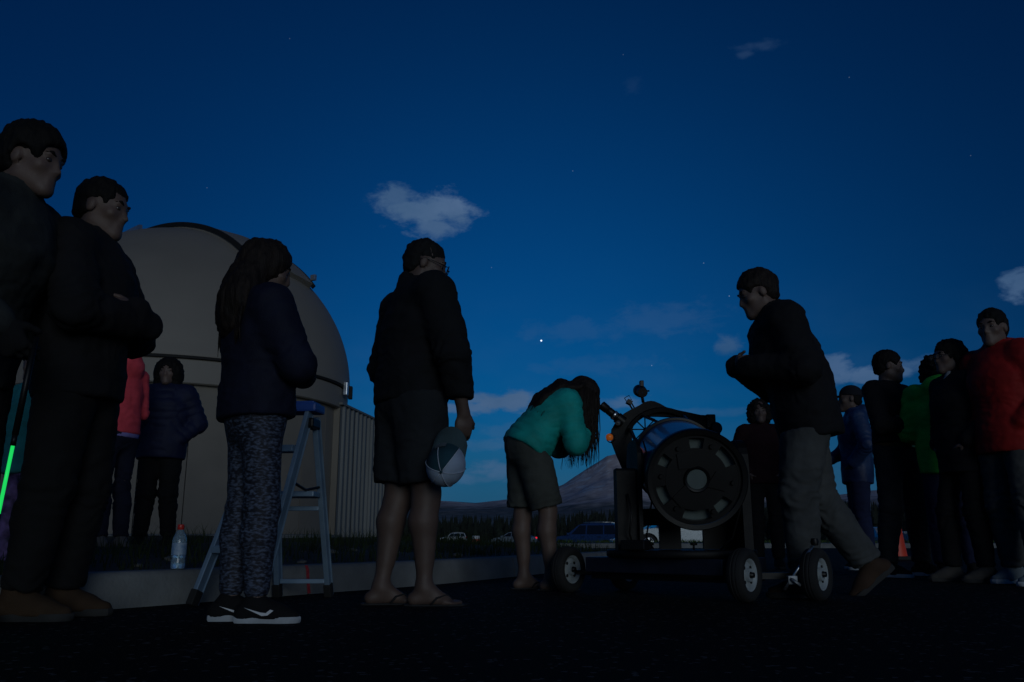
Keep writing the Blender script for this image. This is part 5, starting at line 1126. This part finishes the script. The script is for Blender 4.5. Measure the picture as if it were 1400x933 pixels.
# ================================================================== parked cars
M_win = mat('car_glass', (.012,.016,.022), .06, var=0, coat=.5); M_cblk = mat('car_trim', (.012,.012,.013), .6); M_crim = mat('alloy_rim', (.5,.52,.55), .3, metal=.7); M_red = mat('red_lamp_lens', (.62,.02,.03), .15, var=0); M_clr = mat('clear_lamp_lens', (.75,.78,.8), .08, var=0); M_plate = mat('number_plate', (.6,.62,.62), .5, var=.1)
def car(label, pos, heading, paint, kind='suv', lit=False, scale=1.0):
    root = empty('parked_car', pos, R(heading)); tag(root, label, 'car', 'cars parked across the lot')     # local +X is the nose
    suv = kind == 'suv'; zb = 1.02 if suv else .92; zr = 1.70 if suv else 1.46; wr = .37 if suv else .33; fa, ra = 1.38, -1.35
    def wy(z):
        return float(np.interp(z, [.2,.35,.55,.8,zb,zr-.06,zr], [.80,.87,.905,.91,.86,.68,.62]))
    def outline():
        up = [(-2.24,.32),(-2.31,.50),(-2.30,.72),(-2.25,zb-.06),(-2.15,zb),(-1.6,zb),(-.8,zb),(0,zb),(.85,zb),(1.3,zb-.03),(1.9,zb-.12),(2.18,zb-.26),(2.29,zb-.42),(2.30,.45),(2.22,.28)]
        low = []
        for cx in (fa, ra):
            low += [(cx+(wr+.07)*math.cos(a), .30+.03+(wr+.07)*math.sin(a)*.98) for a in np.linspace(0, math.pi, 11)]
        low = [(2.0,.26)]+[q for q in low[:11]]+[(.6,.24),(-.5,.24)]+[q for q in low[11:]]+[(-2.0,.30)]
        return up+low
    ol = outline(); mb = MB(); n = len(ol); ins = .10
    def ring_(f, shrink): return [(x*shrink, 0, z) for x, z in ol]
    # skin across the car: five stations give the flanks a shoulder
    st = [(-1,1.0),(-.92,1.0),(0,1.012),(.92,1.0),(1,1.0)]
    rows = []
    for sy, fx in ((-1,1),(-.90,1.006),(0,1.012),(.90,1.006),(1,1)):
        rows.append([(x*fx, wy(z)*sy, z+(.02*(1-abs(sy)) if z > .7 else 0)) for x, z in ol]+[(ol[0][0]*fx, wy(ol[0][1])*sy, ol[0][1])])
    mb.grid(rows); k = n+1; mb.f.append(tuple(range(n))); mb.f.append(tuple(4*k+i for i in range(n-1,-1,-1)))
    body = mb.build('body', paint, root, auto=35)
    # cabin
    cab = [(-2.18,zb-.01),(-2.02,zb+.35),(-1.86,zr-.07),(-1.6,zr),(-.6,zr+.02),(.1,zr-.02),(.38,zr-.10),(1.10,zb-.01)] if suv else [(-1.95,zb-.01),(-1.5,zb+.28),(-1.15,zr-.06),(-.7,zr),(-.1,zr),(.3,zr-.08),(1.12,zb-.01)]
    mb = MB(); rows = [[(x, wy(z)*sy, z) for x, z in cab] for sy in (-1,-.85,0,.85,1)]; mb.grid(rows); k = len(cab); mb.f.append(tuple(range(k))); mb.f.append(tuple(4*k+i for i in range(k-1,-1,-1))); mb.build('cabin', paint, root, auto=35)
    # glazing: two or three panes a side, windscreen and rear screen
    zl, zh = zb+.05, zr-.12
    panes = [(-1.92,-1.25,-1.80,-1.22),(-1.17,-.18,-1.15,-.18),(-.10,.78,-.10,.30)] if suv else [(-1.25,-.18,-.95,-.18),(-.10,.80,-.10,.22)]
    for sy in (-1, 1):
        for a, b, c_, d in panes:
            mb = MB(); o_ = .010; q = [(a, zl), (b, zl), (d, zh), (c_, zh)]; mb.v = [(x, sy*(wy(z)+o_), z) for x, z in q]+[(x, sy*(wy(z)-.02), z) for x, z in q]; mb.f = [(0,1,2,3),(7,6,5,4)]+[(i,(i+1)%4,4+(i+1)%4,4+i) for i in range(4)]; mb.build('side_window', M_win, root)
        mb = MB(); mb.box((.92, sy*1.0, zb+.06), (.12,.2,.13), bev=.03); mb.build('door_mirror', paint, root)
        for x in (-.95, .05): MB().box((x, sy*.915, zb-.10), (.20,.03,.035), bev=.008).build('door_handle', M_cblk if suv else paint, root)
        MB().box((-2.20, sy*.76, zb-.08), (.22,.26,.17), bev=.03).build('tail_light', M_red if not lit else mat('lit_tail_lamp', (.6,.02,.03), .2, var=0, emit=(1,.02,.04), estr=.8), root)
        MB().box((2.13, sy*.68, zb-.30), (.22,.36,.15), bev=.03).build('headlight', M_clr, root)
    def screen(name, p0, p1, off):
        (x0, z0), (x1, z1) = p0, p1; mb = MB(); v = []
        for o_ in (off, -.02*np.sign(off)): v += [(x0+o_, -wy(z0)*.88, z0), (x0+o_, wy(z0)*.88, z0), (x1+o_, wy(z1)*.84, z1), (x1+o_, -wy(z1)*.84, z1)]
        mb.v = v; mb.f = [(0,1,2,3),(7,6,5,4)]+[(i,(i+1)%4,4+(i+1)%4,4+i) for i in range(4)]; mb.build(name, M_win, root)
    if suv: screen('rear_window', (-2.15,zb+.06), (-1.90,zr-.12), -.014); screen('windscreen', (1.03,zb+.05), (.44,zr-.13), .014)
    else: screen('rear_window', (-1.88,zb+.04), (-1.22,zr-.10), -.02); screen('windscreen', (1.03,zb+.05), (.36,zr-.12), .016)
    MB().box((-2.30,0,.45), (.10,1.62,.20), bev=.03).build('bumper', M_cblk if suv else paint, root); MB().box((-2.325,0,.72), (.02,.36,.16), bev=.004).build('number_plate', M_plate, root); MB().box((2.28,0,.42), (.10,1.6,.16), bev=.03).build('bumper', M_cblk, root)
    if suv:
        for sy in (-1, 1): mb = MB(); mb.tube([(-1.6,sy*.60,zr+.05),(-.6,sy*.60,zr+.075),(.1,sy*.60,zr+.04)], .018, 8); mb.build('roof_rail', M_crim, root, smooth=True)
    # wheels: tyre with a spoked rim
    for x in (fa, ra):
        for sy in (-1, 1):
            Mw = frame((x, sy*.80, wr), (0, sy, 0), (0,0,1)); mb = MB(); mb.lathe([(wr*.62,-.10),(wr*.92,-.11),(wr,-.08),(wr,.08),(wr*.92,.105),(wr*.64,.10)], 28, Mw); ty = mb.build('wheel', M_tyre, root, auto=50)
            mb = MB(); mb.lathe([(wr*.66,.10),(wr*.62,.104),(wr*.60,.05)], 28, Mw); mb.lathe([(.001,.085),(.06,.085),(.07,.06)], 14, Mw)
            for k_ in range(5):
                a = 2*math.pi*k_/5; u = Vector((math.cos(a), math.sin(a), 0)); v_ = Vector((-math.sin(a), math.cos(a), 0)); q = [u*.05+v_*.035, u*wr*.62+v_*.05, u*wr*.62-v_*.05, u*.05-v_*.035]
                mb.add([Mw @ (p+Vector((0,0,.088))) for p in q]+[Mw @ (p+Vector((0,0,.04))) for p in q], [(0,1,2,3),(7,6,5,4)]+[(i,(i+1)%4,4+(i+1)%4,4+i) for i in range(4)])
            mb.build('rim', M_crim, ty); mb = MB(); mb.lathe([(.001,.0),(wr*.63,.0)], 20, Mw); mb.build('brake_disc', M_cblk, ty)
    for x in (fa, ra): MB().box((x,0,.45), (.82,1.45,.5)).build('wheel_well', M_cblk, root)
    return root
def paint(n, c, **k): return mat(n, c, .28, metal=k.get('metal', .25), var=.05, coat=.7)
car('dark blue estate car with roof rails parked beyond the grass bank', (4.55,52,lot_z(52)), 156, paint('blue_car_paint', (.03,.07,.20)))
car('blue-grey saloon car with spoked rims parked beside the dark blue estate', (7.1,43,lot_z(43)), 178, paint('steel_blue_paint', (.17,.23,.32)), 'saloon')
car('silver saloon car parked just beyond the paved island strip behind the telescope', (6.75,35.5,lot_z(35.5)), 181, paint('silver_car_paint', (.27,.31,.34)), 'saloon')
car('white estate car with roof rails parked nose-away beyond the onlookers', (21.7,45,lot_z(45)), 96, paint('white_car_paint', (.42,.45,.48), metal=0))
car('white saloon car parked nose-away beyond the traffic cone', (20.9,50,lot_z(50)), 92, paint('white_car_paint', ()), 'saloon')
car('small pale car far across the lot with a lit red lamp', (.2,92,lot_z(92)), 150, paint('silver_car_paint', ()), 'saloon', lit=True)
car('white van-like car in the far row near the orange barrel', (-9.8,146,-.66), 182, paint('white_car_paint', ()))
br = empty('traffic_barrel', (-2.47,60,lot_z(60))); tag(br, 'orange and white traffic barrel far across the lot', 'barrel')
mb = MB(); mb.lathe([(.30,.0),(.29,.35)], 20); mb.build('barrel_body', M_or, br, smooth=True)
mb = MB(); mb.lathe([(.29,.35),(.285,.55)], 20); mb.build('white_band', M_wb, br, smooth=True)
mb = MB(); mb.lathe([(.285,.55),(.27,.78)], 20); mb.build('barrel_body', M_or, br, smooth=True)
mb = MB(); mb.lathe([(.27,.78),(.25,.98),(.2,1.0),(.001,1.0)], 20); mb.build('white_band', M_wb, br, smooth=True)
